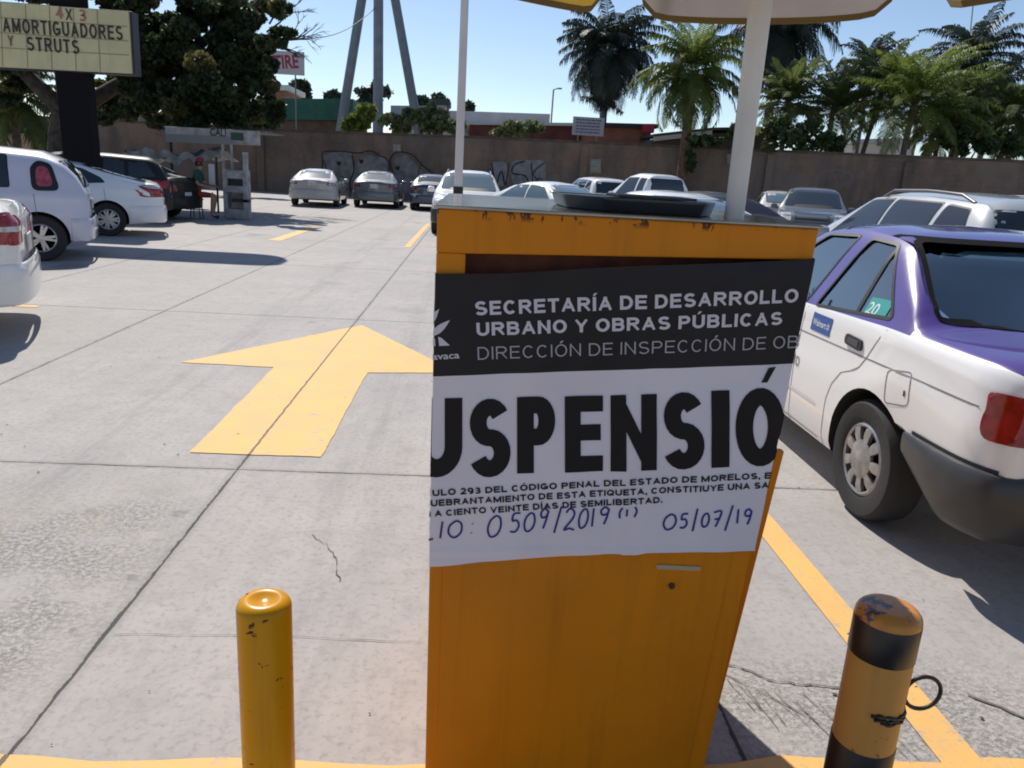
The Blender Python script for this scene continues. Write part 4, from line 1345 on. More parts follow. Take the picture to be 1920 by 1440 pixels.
# stickers
st = cx_.patch('door_sticker', 'x', -1, [(.50, .775), (.735, .775), (.735, .87), (.50, .87)], mat('blue sticker', (0.035, 0.10, 0.33), .4), .0025, step=.05, thick=0)
def side_text(car, txt, y0, y1, z, cap, m, bold, off, parent=None, name='lettering'):
    vs, fs = fit_text(txt, (0, 0), (abs(y1-y0), 0), cap, bold=bold)
    out = []
    for a, b2 in vs:
        h = car.proj('x', -1, y0-a, z+b2, off)
        out.append(h if h else (0, 0, 0))
    return MB().add(out, fs).build(name, m, parent or car.root, fix=False)
side_text(cx_, 'Walmart', .715, .56, .806, .034, mat('sticker white', (0.75, 0.77, 0.80), .5), .01, .0035, st)
for a in range(6):
    t_ = R(60*a+30); c_ = (.533, .820)
    cx_.seam('x', -1, [(c_[0]+.006*math.cos(t_), c_[1]+.006*math.sin(t_)), (c_[0]+.018*math.cos(t_), c_[1]+.018*math.sin(t_))], .006, mat('sticker white', (0.75, 0.77, 0.80), .5), .0038, 'sticker_mark').parent = st
side_text(cx_, 'TO', .875, .785, .545, .055, mat('grey door letters', (0.16, 0.16, 0.17), .5), .01, .003)
tk = cx_.patch('window_sticker', 'x', -1, [(.09, .940), (.285, .93), (.295, 1.025), (.10, 1.035)], mat('teal window sticker', (0.035, 0.30, 0.27), .45), -.003, step=.05, thick=0)
side_text(cx_, '20', .275, .175, .95, .055, mat('sticker pale', (0.55, 0.68, 0.66), .5), .01, -.0022, tk)

# ---- generic body types
def sedan(L=4.5, W=1.74, H=1.44, **kw):
    s = H/1.44; k = L/4.5
    d = dict(Lr=1.0*k, Lf=3.5*k, wb=2.62*k, W=W, R=.31, zb=[(-1.0*k, .30), (-.4*k, .22), (3.0*k, .20), (3.5*k, .24)],
             belt=[(-1.0*k, .88*s), (-.8*k, .95*s), (.2, .955*s), (1.6*k, .91*s), (2.3*k, .88*s), (3.2*k, .74*s), (3.5*k, .60*s)],
             top=[(-1.0*k, .86*s), (-.98*k, .98*s), (-.92*k, 1.03*s), (-.48*k, 1.06*s), (.22*k, 1.36*s), (.55*k, 1.42*s), (.95*k, 1.44*s), (1.35*k, 1.41*s), (2.35*k, 1.00*s), (3.1*k, .88*s), (3.42*k, .76*s), (3.5*k, .66*s)],
             k=.66, ncab=5.5, endR=.42, endC=.25,
             side_windows=[[(-.12*k, 1.0*s), (.86*k, .955*s), (.80*k, 1.345*s), (.38*k, 1.33*s)], [(.93*k, .95*s), (1.98*k, .925*s), (1.92*k, .96*s), (1.30*k, 1.33*s), (.87*k, 1.345*s)]],
             rear_window=[(-.58, 1.09*s), (.58, 1.09*s), (.50, 1.35*s), (-.50, 1.35*s)], windscreen=[(-.66, 1.03*s), (.66, 1.03*s), (.54, 1.36*s), (-.54, 1.36*s)])
    d.update(kw); return d
def suv(L=4.5, W=1.82, H=1.68, **kw):
    s = H/1.68; k = L/4.5
    d = dict(Lr=.92*k, Lf=3.58*k, wb=2.68*k, W=W, R=.345, zb=[(-.92*k, .36), (-.4, .28), (3.1*k, .26), (3.58*k, .32)],
             belt=[(-.92*k, 1.0*s), (0, 1.05*s), (1.7*k, 1.03*s), (2.4*k, 1.0*s), (3.2*k, .92*s), (3.58*k, .74*s)],
             top=[(-.92*k, .98*s), (-.90*k, 1.12*s), (-.72*k, 1.50*s), (-.55*k, 1.62*s), (.4, 1.67*s), (1.1*k, 1.66*s), (1.5*k, 1.62*s), (2.35*k, 1.14*s), (3.1*k, 1.05*s), (3.48*k, .95*s), (3.58*k, .80*s)],
             k=.45, ncab=6.5, endR=.35, endC=.2,
             side_windows=[[(-.62*k, 1.16*s), (-.06, 1.12*s), (-.06, 1.53*s), (-.42*k, 1.50*s)], [(.03, 1.12*s), (.92*k, 1.10*s), (.90*k, 1.55*s), (.03, 1.54*s)], [(1.0*k, 1.095*s), (2.02*k, 1.07*s), (1.96*k, 1.12*s), (1.42*k, 1.53*s), (.97*k, 1.55*s)]],
             rear_window=[(-.62, 1.13*s), (.62, 1.13*s), (.55, 1.50*s), (-.55, 1.50*s)], windscreen=[(-.70, 1.15*s), (.70, 1.15*s), (.58, 1.57*s), (-.58, 1.57*s)])
    d.update(kw); return d
GRP = 'cars parked in the lot'
silver = paint_mat('silver car paint', (0.46, 0.45, 0.44)); greyp = paint_mat('grey car paint', (0.13, 0.14, 0.145))
navy = paint_mat('navy car paint', (0.03, 0.04, 0.08)); blk = mat('black car paint', (0.012, 0.012, 0.014), .45, coat=.15, spec=.3); lav = paint_mat('pale lavender car paint', (0.60, 0.59, 0.68))
greenp = paint_mat('green car paint', (0.03, 0.22, 0.15)); redp = paint_mat('dark red car paint', (0.12, 0.015, 0.02)); swhite = paint_mat('silvery white car paint', (0.46, 0.48, 0.49))
def dress(c, tail=None, tail_side=None, head=None, bump=None, plate_r=None, plate_f=None, grille=None, win=M_glass, gw=None, seams=True, step=.1, handle_y=(.45, 1.42)):
    p = c.p
    c.windows(win, gwin=gw, step=step)
    bz = lin(p['belt'], .9)
    if tail: c.lamps('y', -1, tail, M_red, 'tail_light', step=step)
    if tail_side: c.lamps('x', 1, tail_side, M_red, 'tail_light', step=step)
    if head: c.lamps('y', 1, head, M_lens, 'headlight', step=step)
    if grille: c.patch('grille', 'y', 1, round_poly(grille, .03, 3), M_black, .008, step=step)
    if bump:
        for rear in (True, False):
            zb = lin(p['zb'], -p['Lr'] if rear else p['Lf'])
            pr = [(0, zb-.02), (.02, zb), (.03, zb+.10), (.028, zb+.24), (.012, zb+.30), (0, zb+.31)]
            c.bumper(rear, pr, (p['arch'] if 'arch' in p else p['R']+.045)+.03 + (0 if rear else p['wb']), bump)
    if plate_r: c.plate(-1, plate_r)
    if plate_f: c.plate(1, plate_f)
    if seams:
        s_ = bz
        for sg in (-1, 1):
            for y in (.02, .90, 1.85):
                yy = y*p['wb']/2.62
                c.seam('x', sg, [(yy+.02, s_-.03), (yy, s_*.6), (yy+(.25 if y < .1 else .02), p['zb'][1][1]+.06)], .007)
    for y in handle_y: c.handle(y*p['wb']/2.62, bz-.12)
    c.mirror(p['wb']*.70, lin(p['belt'], p['wb']*.7)+.03, c.paint)

# left bays, rear ends towards the lane
def bay(a, contact, W, sc):
    return (contact[0]-math.sin(R(a))*W/2*sc, contact[1]+math.cos(R(a))*W/2*sc, 0), R(90+a)
c = Car('sedan', 'white sedan with red tail lamp at the left edge, nearest in its row', 'car', GRP, sedan(4.4, 1.70, 1.48, endR=.40, endC=.24),
        (-4.72, 6.55, 0), R(114), white, detail=.06)
dress(c, [(.42, .76), (.72, .75), (.72, .98), (.48, .97)], [(-.93, .76), (-.76, .76), (-.64, .86), (-.72, .98), (-.93, 1.0)], bump=white, plate_r=.72, step=.07)
c.lamps('y', -1, [(.42, .855), (.73, .855), (.73, .895), (.42, .895)], M_lens, 'reverse_light', .012, .008, .07)
c.lamps('x', 1, [(-.935, .858), (-.66, .858), (-.66, .895), (-.935, .895)], M_lens, 'reverse_light', .012, .008, .07)
loc, rz = bay(22, (-5.86, 10.98), 1.76, .93)
HHR = suv(4.47, 1.76, 1.62, k=.42, ncab=5, R=.335, Lr=.64, wb=2.63, scale=.93, endR=.30, endC=.15,
          top=[(-.64, .95), (-.625, 1.06), (-.53, 1.26), (-.36, 1.46), (-.08, 1.575), (.6, 1.62), (1.3, 1.59), (1.6, 1.50), (2.15, 1.10), (3.2, 1.0), (3.5, .88), (3.58, .76)],
          side_windows=[[(.34, 1.06), (.98, 1.05), (.96, 1.50), (.36, 1.49)], [(1.06, 1.05), (1.86, 1.05), (1.84, 1.10), (1.46, 1.46), (1.04, 1.50)]])
c = Car('wagon', 'pale lavender retro wagon with rounded windows, second in the left row', 'car', GRP, HHR, loc, rz, lav, detail=.06)
dress(c, None, None, [(.45, .66), (.80, .66), (.80, .86), (.45, .84)], lav, .82, step=.07)
for sg in (-1, 1):
    lh = c.patch('lamp_housing', 'x', sg, round_poly([(-.30, 1.02), (.06, 1.01), (.07, 1.34), (-.02, 1.44), (-.20, 1.40)], .10, 4), M_rubber, .006, step=.06)
    c.patch('tail_light', 'x', sg, round_poly([(-.22, 1.08), (.0, 1.07), (.0, 1.31), (-.06, 1.37), (-.16, 1.33)], .07, 4), mat('dusty red lens', (0.36, 0.06, 0.09), .15, coat=.5, var=.35, vscale=12), .012, lh, step=.06)
loc, rz = bay(22, (-6.66, 14.8), 1.78, .93)
ALT = sedan(4.6, 1.78, 1.44, scale=.93, Lr=1.02, wb=2.68, R=.325, endR=.5, endC=.32,
            top=[(-1.02, .86), (-1.0, .98), (-.92, 1.06), (-.62, 1.10), (-.1, 1.22), (.42, 1.38), (.9, 1.43), (1.35, 1.40), (2.35, 1.0), (3.1, .88), (3.42, .76), (3.58, .66)],
            belt=[(-1.02, .90), (-.8, .99), (.2, .985), (1.6, .92), (2.3, .88), (3.2, .74), (3.58, .60)], wheel=7,
            side_windows=[[(.02, 1.04), (.86, .985), (.84, 1.34), (.40, 1.27), (.10, 1.13)], [(.93, .98), (1.98, .945), (1.92, .98), (1.30, 1.33), (.90, 1.345)]])
c = Car('coupe', 'white coupe with sloping roof and large tail lamp, third in the left row', 'car', GRP, ALT, loc, rz, white, detail=.06)
dress(c, [(.45, .80), (.86, .78), (.86, .99), (.50, .97)], None, None, white, .66, step=.07)
c.lamps('x', 1, [(-1.0, .80), (-.80, .84), (-.56, .985), (-.72, 1.02), (-1.0, 1.0)], M_red, 'tail_light', .012, .03, .06)
c.lamps('x', 1, [(-1.0, .93), (-.74, .955), (-.62, .985), (-.74, 1.012), (-1.0, .995)], M_lens, 'indicator', .016, .02, .06)
mb = MB(); mb.tube([(0, -.1, 1.20), (0, -.22, 1.44)], .006, 6); mb.build('antenna', M_black, c.root)
c = Car('dark_suv', 'black estate car in the tree shade beyond the white coupe', 'car', GRP, suv(4.6, 1.80, 1.60, scale=.93), (-7.85, 18.5, 0), R(112), blk, detail=.1)
dress(c, [(.52, .86), (.84, .84), (.84, 1.02), (.56, 1.02)], [(-.88, .86), (-.70, .86), (-.70, 1.0), (-.88, 1.02)], None, blk, .78, step=.12)
c = Car('dark_sedan', 'black sedan with pale plate parked under the tree by the shelter', 'car', GRP, sedan(4.4, 1.72, 1.50, scale=.95), (-7.85, 19.9, 0), R(78), blk, detail=.1)
dress(c, [(.46, .72), (.80, .72), (.80, .88), (.52, .88)], None, None, blk, .62, step=.12)
# far row against the wall
def face(y): return y
c = Car('sedan', 'silver sedan seen from behind against the wall, left of the grey one', 'car', GRP, sedan(4.3, 1.72, 1.34), (-5.82, 29.7, 0), R(3), silver, detail=.08)
dress(c, [(.50, .78), (.80, .76), (.80, .94), (.56, .94)], None, None, silver, .82, step=.12, gw=mat('bright rear glass', (0.22, 0.24, 0.24), .1, coat=.3))
c = Car('sedan', 'dark grey sedan seen from behind against the graffiti wall', 'car', GRP, sedan(4.3, 1.74, 1.38), (-3.78, 31.3, 0), R(1), greyp, detail=.08)
dress(c, [(.50, .76), (.80, .74), (.80, .92), (.56, .92)], None, None, greyp, .80, step=.12, gw=mat('bright rear glass', (0.22, 0.24, 0.24), .1, coat=.3))
c = Car('hatchback', 'navy hatchback half hidden behind the white jeep in the lane', 'car', GRP, sedan(4.1, 1.70, 1.38), (-1.62, 31.2, 0), R(0), navy, detail=.1)
dress(c, [(.50, .76), (.80, .74), (.80, .92), (.56, .92)], None, None, navy, .80, step=.12)
c.patch('bumper_trim', 'y', -1, [(-.72, .50), (.72, .50), (.72, .62), (-.72, .62)], M_lens, .03, step=.12)
c = Car('jeep', 'white off-roader coming down the lane towards the booth', 'car', GRP, suv(4.3, 1.78, 1.58, wb=2.6), (-.14, 22.35, 0), R(180), white, detail=.08)
dress(c, None, None, [(.48, .78), (.80, .76), (.80, .96), (.52, .96)], M_greyp, None, .52, grille=[(-.40, .74), (.40, .74), (.40, .94), (-.40, .94)], win=M_glassl, step=.1)
c.rails(.0, 1.35, .56, M_greyp)
# right-hand bays beyond the booth, only roofs and glass show
c = Car('sedan', 'white sedan with quarter glass showing just above the booth top', 'car', GRP, sedan(4.2, 1.68, 1.42), (1.2, 17.9, 0), R(215), white, detail=.08)
dress(c, None, None, [(.46, .62), (.80, .60), (.78, .76), (.5, .78)], white, None, .5, win=M_glassl, step=.12)
c = Car('van', 'far white van whose roof just shows over the black tray', 'van', GRP, suv(4.4, 1.78, 1.62), (4.65, 28.2, 0), R(10), white, detail=.1)
dress(c, [(.6, .8), (.82, .8), (.82, 1.0), (.6, 1.0)], None, None, white, .8, step=.14)
PICK = dict(Lr=1.35, Lf=3.7, wb=3.1, W=1.82, R=.36, zb=[(-1.35, .50), (-.4, .40), (3.3, .36), (3.7, .40)],
            belt=[(-1.35, 1.02), (1.2, 1.06), (2.6, 1.04), (3.4, .96), (3.7, .8)],
            top=[(-1.35, 1.0), (-1.33, 1.05), (.72, 1.09), (.76, 1.30), (.84, 1.70), (1.0, 1.76), (1.6, 1.78), (1.9, 1.72), (2.5, 1.18), (3.3, 1.08), (3.6, .98), (3.7, .85)],
            k=.42, ncab=6, sm=.02, endR=.2, endC=.12,
            side_windows=[[(.92, 1.16), (1.22, 1.16), (1.22, 1.62), (.95, 1.62)], [(1.32, 1.16), (2.22, 1.14), (2.16, 1.2), (1.82, 1.62), (1.32, 1.63)]],
            rear_window=[(-.60, 1.20), (.60, 1.20), (.54, 1.62), (-.54, 1.62)], windscreen=[(-.70, 1.20), (.70, 1.20), (.60, 1.66), (-.60, 1.66)])
c = Car('pickup_truck', 'white pickup truck with dark cab windows parked beyond the booth', 'pickup truck', GRP, PICK, (5.85, 21.9, 0), R(24), white, detail=.08)
dress(c, [(.74, .72), (.88, .72), (.88, .98), (.74, .98)], None, None, M_chrome, .62, seams=False, step=.12)
c = Car('sedan', 'white sedan with pale blue glass between the tray and the umbrella pole', 'car', GRP, sedan(4.3, 1.70, 1.42), (3.15, 10.3, 0), R(28), white, detail=.08)
dress(c, [(.46, .72), (.80, .72), (.80, .88), (.52, .88)], None, None, white, .6, win=M_glassl, step=.1)
c = Car('sedan', 'black sedan just right of the umbrella pole', 'car', GRP, sedan(4.2, 1.70, 1.42), (4.62, 13.4, 0), R(28), blk, detail=.08)
dress(c, [(.46, .72), (.80, .72), (.80, .88), (.52, .88)], None, None, blk, .6, win=mat('blue black glass', (0.012, 0.013, 0.03), .6, spec=.1), step=.1)
c = Car('hatchback', 'pinkish white hatchback with red tail lamps by the far wall', 'car', GRP, sedan(4.0, 1.68, 1.5), (9.75, 24.6, 0), R(-10), paint_mat('pinkish white paint', (0.60, 0.56, 0.55)), detail=.1)
dress(c, [(.46, .74), (.80, .72), (.80, 1.0), (.60, 1.0)], None, None, None, .6, step=.12, gw=M_glassl)
c = Car('suv', 'grey compact off-roader facing the camera behind the silver estate', 'car', GRP, suv(4.3, 1.80, 1.66), (9.6, 22.2, 0), R(158), greyp, detail=.08)
dress(c, None, None, [(.48, .80), (.82, .78), (.82, .98), (.52, .98)], greyp, None, .55, grille=[(-.40, .78), (.40, .78), (.40, .96), (-.40, .96)], step=.1)
c.patch('hood_trim', 'y', 1, [(-.45, .985), (.45, .985), (.45, 1.02), (-.45, 1.02)], M_chrome, .012, step=.12)
c = Car('estate_car', 'silvery white estate with roof rails parked beyond the taxi', 'car', GRP,
        suv(4.4, 1.80, 1.60, k=.5, ncab=6), (5.02, 7.20, 0), R(-1), swhite, detail=.06)
dress(c, [(.60, .80), (.84, .78), (.84, 1.08), (.62, 1.08)], None, None, swhite, .8, win=mat('estate side glass', (0.022, 0.026, 0.038), .08, spec=.5), step=.07, gw=M_glass)
c.rails(-.35, 1.3, .56, mat('dull rail', (0.16, 0.155, 0.16), .4, metal=.5))
c = Car('sedan', 'green sedan roof behind the silvery estate, near the right edge', 'car', GRP, sedan(4.3, 1.70, 1.62), (8.9, 12.2, 0), R(15), greenp, detail=.1)
dress(c, [(.46, .72), (.80, .72), (.80, .88), (.52, .88)], None, None, greenp, .6, step=.12)
c = Car('sedan', 'dark red sedan roof at the right edge beyond the green one', 'car', GRP, sedan(4.3, 1.70, 1.66), (11.2, 14.4, 0), R(10), redp, detail=.1)
dress(c, [(.46, .72), (.80, .72), (.80, .88), (.52, .88)], None, None, redp, .6, step=.12)

# ------------------------------------------------------------------ boundary wall, graffiti, plaques
WP = [at(-900, 175, 44.5), at(180, 222, 42.0), at(480, 240, 41.0), at(890, 255, 38.7), at(1440, 280, 35.3), at(1920, 300, 32.3), at(2900, 340, 27)]
WXY = [(p.x, p.y) for p in WP]
WZ = [p.z for p in WP]
def wall_pt(px, py):
    """point on the wall's near face seen at this photo pixel"""
    d = ray(px, py)
    for (x0, y0), (x1, y1) in zip(WXY, WXY[1:]):
        # CAM + d t = a + (b-a) s
        det = d.x*(-(y1-y0))+(x1-x0)*d.y
        if abs(det) < 1e-9: continue
        t = (x0*(-(y1-y0))+(x1-x0)*y0)/det
        sx = (d.x*t-x0)/(x1-x0)
        if t > 0 and -1e-6 <= sx <= 1+1e-6:
            return CAM+d*t, Vector((-(y1-y0), x1-x0, 0)).normalized()
    return None, None
wallm = wall_mat()
wall = empty('boundary_wall', (0, 38.7, 0), 0, 'long weathered brown wall with graffiti closing the far side of the lot', 'wall')
mb = MB(); mc = MB()
T = .25
for i in range(len(WP)-1):
    (x0, y0), (x1, y1) = WXY[i], WXY[i+1]
    n = Vector((-(y1-y0), x1-x0)).normalized()*T
    a = [(x0, y0, -.1), (x1, y1, -.1), (x1, y1, WZ[i+1]-.10), (x0, y0, WZ[i]-.10)]
    bq = [(x+n.x, y+n.y, z) for x, y, z in a]
    o_ = Vector((0, -38.7, 0))
    mb.add([Vector(q)+o_ for q in a+bq], [(0, 1, 2, 3), (4, 7, 6, 5), (3, 2, 6, 7), (0, 4, 5, 1)])
    m_ = n.normalized()*.05
    a = [(x0-m_.x, y0-m_.y, WZ[i]-.097), (x1-m_.x, y1-m_.y, WZ[i+1]-.097), (x1-m_.x, y1-m_.y, WZ[i+1]), (x0-m_.x, y0-m_.y, WZ[i])]
    k_ = n+m_*2
    bq = [(x+k_.x, y+k_.y, z) for x, y, z in a]
    mc.add([Vector(q)+o_ for q in a+bq], [(0, 1, 2, 3), (4, 7, 6, 5), (3, 2, 6, 7), (0, 4, 5, 1)])
mb.build('wall_face', wallm, wall)
mc.build('coping', mat('dark stained coping', (0.10, 0.075, 0.06), .9, var=.3, vscale=3), wall)
for px, dz in ((490, 0), (1095, 0), (1445, 0), (1705, 0)):
    p, n = wall_pt(px, 300)
    if p is None: continue
    zz = 3.0
    pb = MB(); pb.box((p.x-n.x*.06, p.y-n.y*.06-38.7, zz/2), (.35, .14, zz))
    pb.build('pilaster', wallm, wall)
def on_wall(px, py, off=.012):
    p, n = wall_pt(px, py)
    if n.y > 0: n = -n
    return p+n*off
gk = mat('black spray paint', (0.028, 0.026, 0.028), .85); gg = mat('grey spray paint', (0.165, 0.16, 0.165), .85, var=.3, vscale=3); gw_ = mat('pale spray paint', (0.20, 0.195, 0.20), .85, var=.25, vscale=4)
def spray(mb, pts, w, off=.016):
    P = []
    for i in range(len(pts)-1):
        p0 = pts[max(i-1, 0)]; p1 = pts[i]; p2 = pts[i+1]; p3 = pts[min(i+2, len(pts)-1)]
        for k in range(6):
            t = k/6
            P.append(tuple(.5*((2*p1[c])+(-p0[c]+p2[c])*t+(2*p0[c]-5*p1[c]+4*p2[c]-p3[c])*t*t+(-p0[c]+3*p1[c]-3*p2[c]+p3[c])*t**3) for c in (0, 1)))
    P.append(pts[-1])
    vs = []
    for i, q in enumerate(P):
        a = Vector(P[max(i-1, 0)]); b = Vector(P[min(i+1, len(P)-1)])
        d = b-a
        n = Vector((-d.y, d.x)).normalized()*w*.36*rnd.uniform(.7, 1.2)
        vs += [on_wall(q[0]-n.x, q[1]-n.y, off), on_wall(q[0]+n.x, q[1]+n.y, off)]
    mb.add(vs, [(2*i, 2*i+1, 2*i+3, 2*i+2) for i in range(len(P)-1)])
def blob(mb, pts, off=.012):
    q = round_poly(pts, 12, 4)
    mb.add([on_wall(x, y, off) for x, y in q], [tuple(range(len(q)))])
gr = empty('graffiti', on_wall(720, 320), 0, 'big grey and black bubble letter graffiti behind the far parked sedans', 'graffiti', 'graffiti on the far wall')
gi = -Vector(gr.location)
def gbuild(mb, nm, m, root):
    o = mb.build(nm, m, root, fix=False)
    for v in o.data.vertices: v.co -= Vector(root.location)
    return o
mb = MB()
for pts in ([(606, 288), (660, 282), (668, 330), (640, 372), (612, 360)], [(668, 300), (700, 288), (728, 300), (722, 345), (690, 362), (666, 345)], [(738, 296), (760, 288), (772, 300), (800, 330), (835, 352), (800, 366), (745, 360)]):
    blob(mb, pts)
gbuild(mb, 'grey_fill', gg, gr)
mb = MB()
for pts, w in (([(603, 345), (605, 300), (606, 285), (640, 284), (672, 287), (694, 283), (712, 290)], 3.5), ([(606, 300), (615, 330), (612, 360), (636, 376)], 3), ([(660, 290), (664, 318), (656, 345), (664, 366), (690, 368)], 4),
               ([(700, 290), (725, 298), (730, 320), (720, 340)], 3), ([(738, 330), (732, 300), (745, 285), (772, 290), (792, 310), (812, 325), (832, 345), (838, 362)], 4), ([(790, 305), (785, 330), (800, 352)], 3), ([(628, 345), (640, 330), (650, 342)], 2.5)):
    spray(mb, pts, w)
for x, y in ((635, 306), (677, 302), (745, 315), (690, 332)):
    spray(mb, [(x-3, y-3), (x+1, y+3), (x+3, y-2), (x-2, y+3)], 6, .018)
gbuild(mb, 'black_outline', gk, gr)
gr = empty('graffiti', on_wall(950, 330), 0, 'pale grey angular tag graffiti right of the barrier arm on the wall', 'graffiti', 'graffiti on the far wall')
mb = MB()
for pts in ([(918, 304), (950, 302), (955, 345), (930, 352)], [(958, 300), (1024, 300), (1023, 352), (985, 360), (960, 345)]): blob(mb, pts)
gbuild(mb, 'grey_fill', gw_, gr)
mb = MB()
for pts, w in (([(884, 350), (888, 325), (902, 322), (915, 340)], 3), ([(922, 306), (930, 345), (940, 320), (948, 347), (954, 306)], 4), ([(985, 302), (964, 310), (962, 325), (985, 330), (990, 350), (968, 356)], 4),
               ([(996, 306), (1000, 352)], 3.5), ([(1022, 304), (1000, 326), (1022, 350)], 3.5), ([(1000, 346), (1012, 334), (1020, 346)], 3)): spray(mb, pts, w)
gbuild(mb, 'black_outline', gk, gr)
gr = empty('graffiti', on_wall(1560, 330), 0, 'faded grey scrawl on the wall above the grey off-roader', 'graffiti', 'graffiti on the far wall')
mb = MB()
for pts, w in (([(1462, 320), (1478, 330), (1470, 345), (1492, 335), (1500, 322)], 3), ([(1530, 345), (1545, 322), (1580, 320), (1600, 335), (1575, 350)], 5), ([(1560, 320), (1570, 345)], 4)): spray(mb, pts, w)
gbuild(mb, 'grey_scrawl', mat('faint grey spray', (0.17, 0.15, 0.16), .9), gr)
def wall_plaque(px0, py0, px1, py1, label, m, th=.05):
    a, b, c, d = (on_wall(px0, py0, 0), on_wall(px1, py0, 0), on_wall(px1, py1, 0), on_wall(px0, py1, 0))
    n = Vector((.0, -1, 0))
    r = empty('wall_plaque', (a+c)/2, 0, label, 'plaque', 'plaques on the far wall')
    mb = MB(); mb.prism([q-(a+c)/2 for q in (a, b, c, d)], n*th); mb.build('board', m, r)
    mb = MB(); e = [((a+c)/2)+(q-(a+c)/2)*.8+n*(th+.004) for q in (a, b, c, d)]; mb.prism([q-(a+c)/2 for q in e], n*.004); mb.build('panel', mat('plaque panel', (0.26, 0.25, 0.22), .7, var=.2, vscale=9), r)
pm = mat('weathered plaque', (0.22, 0.20, 0.17), .8, var=.2, vscale=5)
wall_plaque(1106, 298, 1127, 325, 'pale square plaque fixed to the brown wall above the far van', pm)
wall_plaque(1362, 288, 1378, 308, 'small pale box on the wall left of the umbrella pole', pm, .12)
wall_plaque(737, 270, 752, 284, 'small grey plate on the wall above the bubble letter graffiti', pm)

# ------------------------------------------------------------------ buildings beyond the wall
def slab_building(name, label, px0, px1, pyt, Y, depth, m, cat='building', roof=None, zlow=-.1, group='buildings beyond the wall', roof_h=.5, pyt2=None):
    a = at(px0, pyt, Y); b = at(px1, pyt2 if pyt2 is not None else pyt, Y)
    r = empty(name, ((a.x+b.x)/2, Y, 0), 0, label, cat, group)
    o = Vector(r.location)
    mb = MB()
    h = roof_h if roof else 0
    pts = [(a.x, Y, zlow), (b.x, Y, zlow), (b.x, Y, b.z-h), (a.x, Y, a.z-h)]
    mb.prism([Vector(p)-o for p in pts], (0, depth, 0)); mb.build('walls', m, r)
    if roof:
        mb = MB(); pts = [(a.x-.3, Y-.4, a.z-h+.003), (b.x+.3, Y-.4, b.z-h+.003), (b.x+.3, Y-.4, b.z), (a.x-.3, Y-.4, a.z)]
        mb.prism([Vector(p)-o for p in pts], (0, depth+.8, 0)); mb.build('roof', roof, r)
    return r
gm = mat('dark green sheeting', (0.012, 0.10, 0.065), .6, var=.2, vscale=2)
slab_building('green_shop', 'building with dark green metal fascia beyond the wall, left of the tower', 518, 655, 186, 52, 8, mat('brownish shop wall', (0.12, 0.08, 0.06), .9, var=.2, vscale=2), roof=gm, roof_h=1.25)
slab_building('brick_hut', 'small reddish hut with white roof edge between the tree and green building', 498, 535, 160, 60, 5, mat('brick red wall', (0.30, 0.15, 0.10), .9, var=.2, vscale=3), roof=mat('white roof edge', (0.7, 0.68, 0.64), .6), roof_h=.35)
wm = mat('sunny white wall', (0.62, 0.62, 0.62), .7, var=.12, vscale=1)
gym = mat('pale grey roof sheet', (0.42, 0.43, 0.46), .6, var=.12, vscale=1)
slab_building('white_building', 'low white building between the tower legs', 742, 800, 199, 56, 8, wm, roof=gym, roof_h=.9)
slab_building('white_hall', 'long low white roofed hall beyond the wall behind the barrier arm', 830, 1022, 208, 54, 10, wm, roof=gym, roof_h=.75, pyt2=214)
slab_building('pale_tower_house', 'small pale turret house with dark cap above the bushes', 812, 836, 186, 60, 3, mat('greenish pale wall', (0.38, 0.42, 0.38), .8, var=.1, vscale=2), roof=mat('dark cap', (0.05, 0.055, 0.05), .8), roof_h=.4)
mar = mat('dark maroon wall', (0.16, 0.05, 0.045), .85, var=.25, vscale=1.5)
slab_building('maroon_building', 'flat roofed maroon building beyond the wall under the tall dark palm', 880, 1100, 229, 46, 8, mar, roof=mat('white lit roof lip', (0.60, 0.59, 0.58), .7), roof_h=.16, pyt2=231)
slab_building('brown_building', 'brown flat building with dark roof right of the white notice board', 1096, 1222, 230, 45, 7, mat('brown orange wall', (0.30, 0.13, 0.08), .85, var=.2, vscale=1.5), roof=mat('dark roof edge', (0.04, 0.035, 0.035), .8), roof_h=.22, pyt2=233)
rb = slab_building('red_box', 'bright red sign box on the roof end of the brown building', 1208, 1228, 232, 44, .5, mat('bright red sign', (0.50, 0.02, 0.04), .5), cat='sign box', zlow=at(1210, 248, 44).z, group=None)
mb = MB(); a_ = at(1218, 249, 44); mb.tube([(0, .25, -.05), (0, .25, a_.z)], .05, 8); mb.build('post', mat('grey post', (.2, .2, .2), .6), rb)
# long shed with a sloping roof, right
r = empty('tin_shed', (at(1330, 260, 42).x, 42, 0), 0, 'dark shed with pale sloping eave behind the green palm', 'shed', 'buildings beyond the wall')
o_ = Vector(r.location)
pts = [at(1222, 252, 42), at(1330, 240, 42), at(1460, 238, 42)]
mb = MB(); mb.prism([Vector((p.x, 42, p.z-.25))-o_ for p in pts]+[Vector((pts[2].x, 42, -.1))-o_, Vector((pts[0].x, 42, -.1))-o_], (0, 6, 0)); mb.build('walls', mat('dim shed wall', (0.09, 0.07, 0.06), .9), r)
mb = MB(); mb.prism([Vector((p.x, 41.5, p.z))-o_ for p in pts]+[Vector((p.x, 41.5, p.z-.13))-o_ for p in pts[::-1]], (0, 7, 0)); mb.build('roof', mat('dark tin roof', (0.05, 0.05, 0.052), .6), r)
mb = MB(); mb.prism([Vector((p.x, 41.38, p.z-.14))-o_ for p in pts[:2]]+[Vector((p.x, 41.38, p.z-.36))-o_ for p in pts[1::-1]], (0, .1, 0)); mb.build('eave_board', mat('pale eave', (0.48, 0.45, 0.40), .7), r)
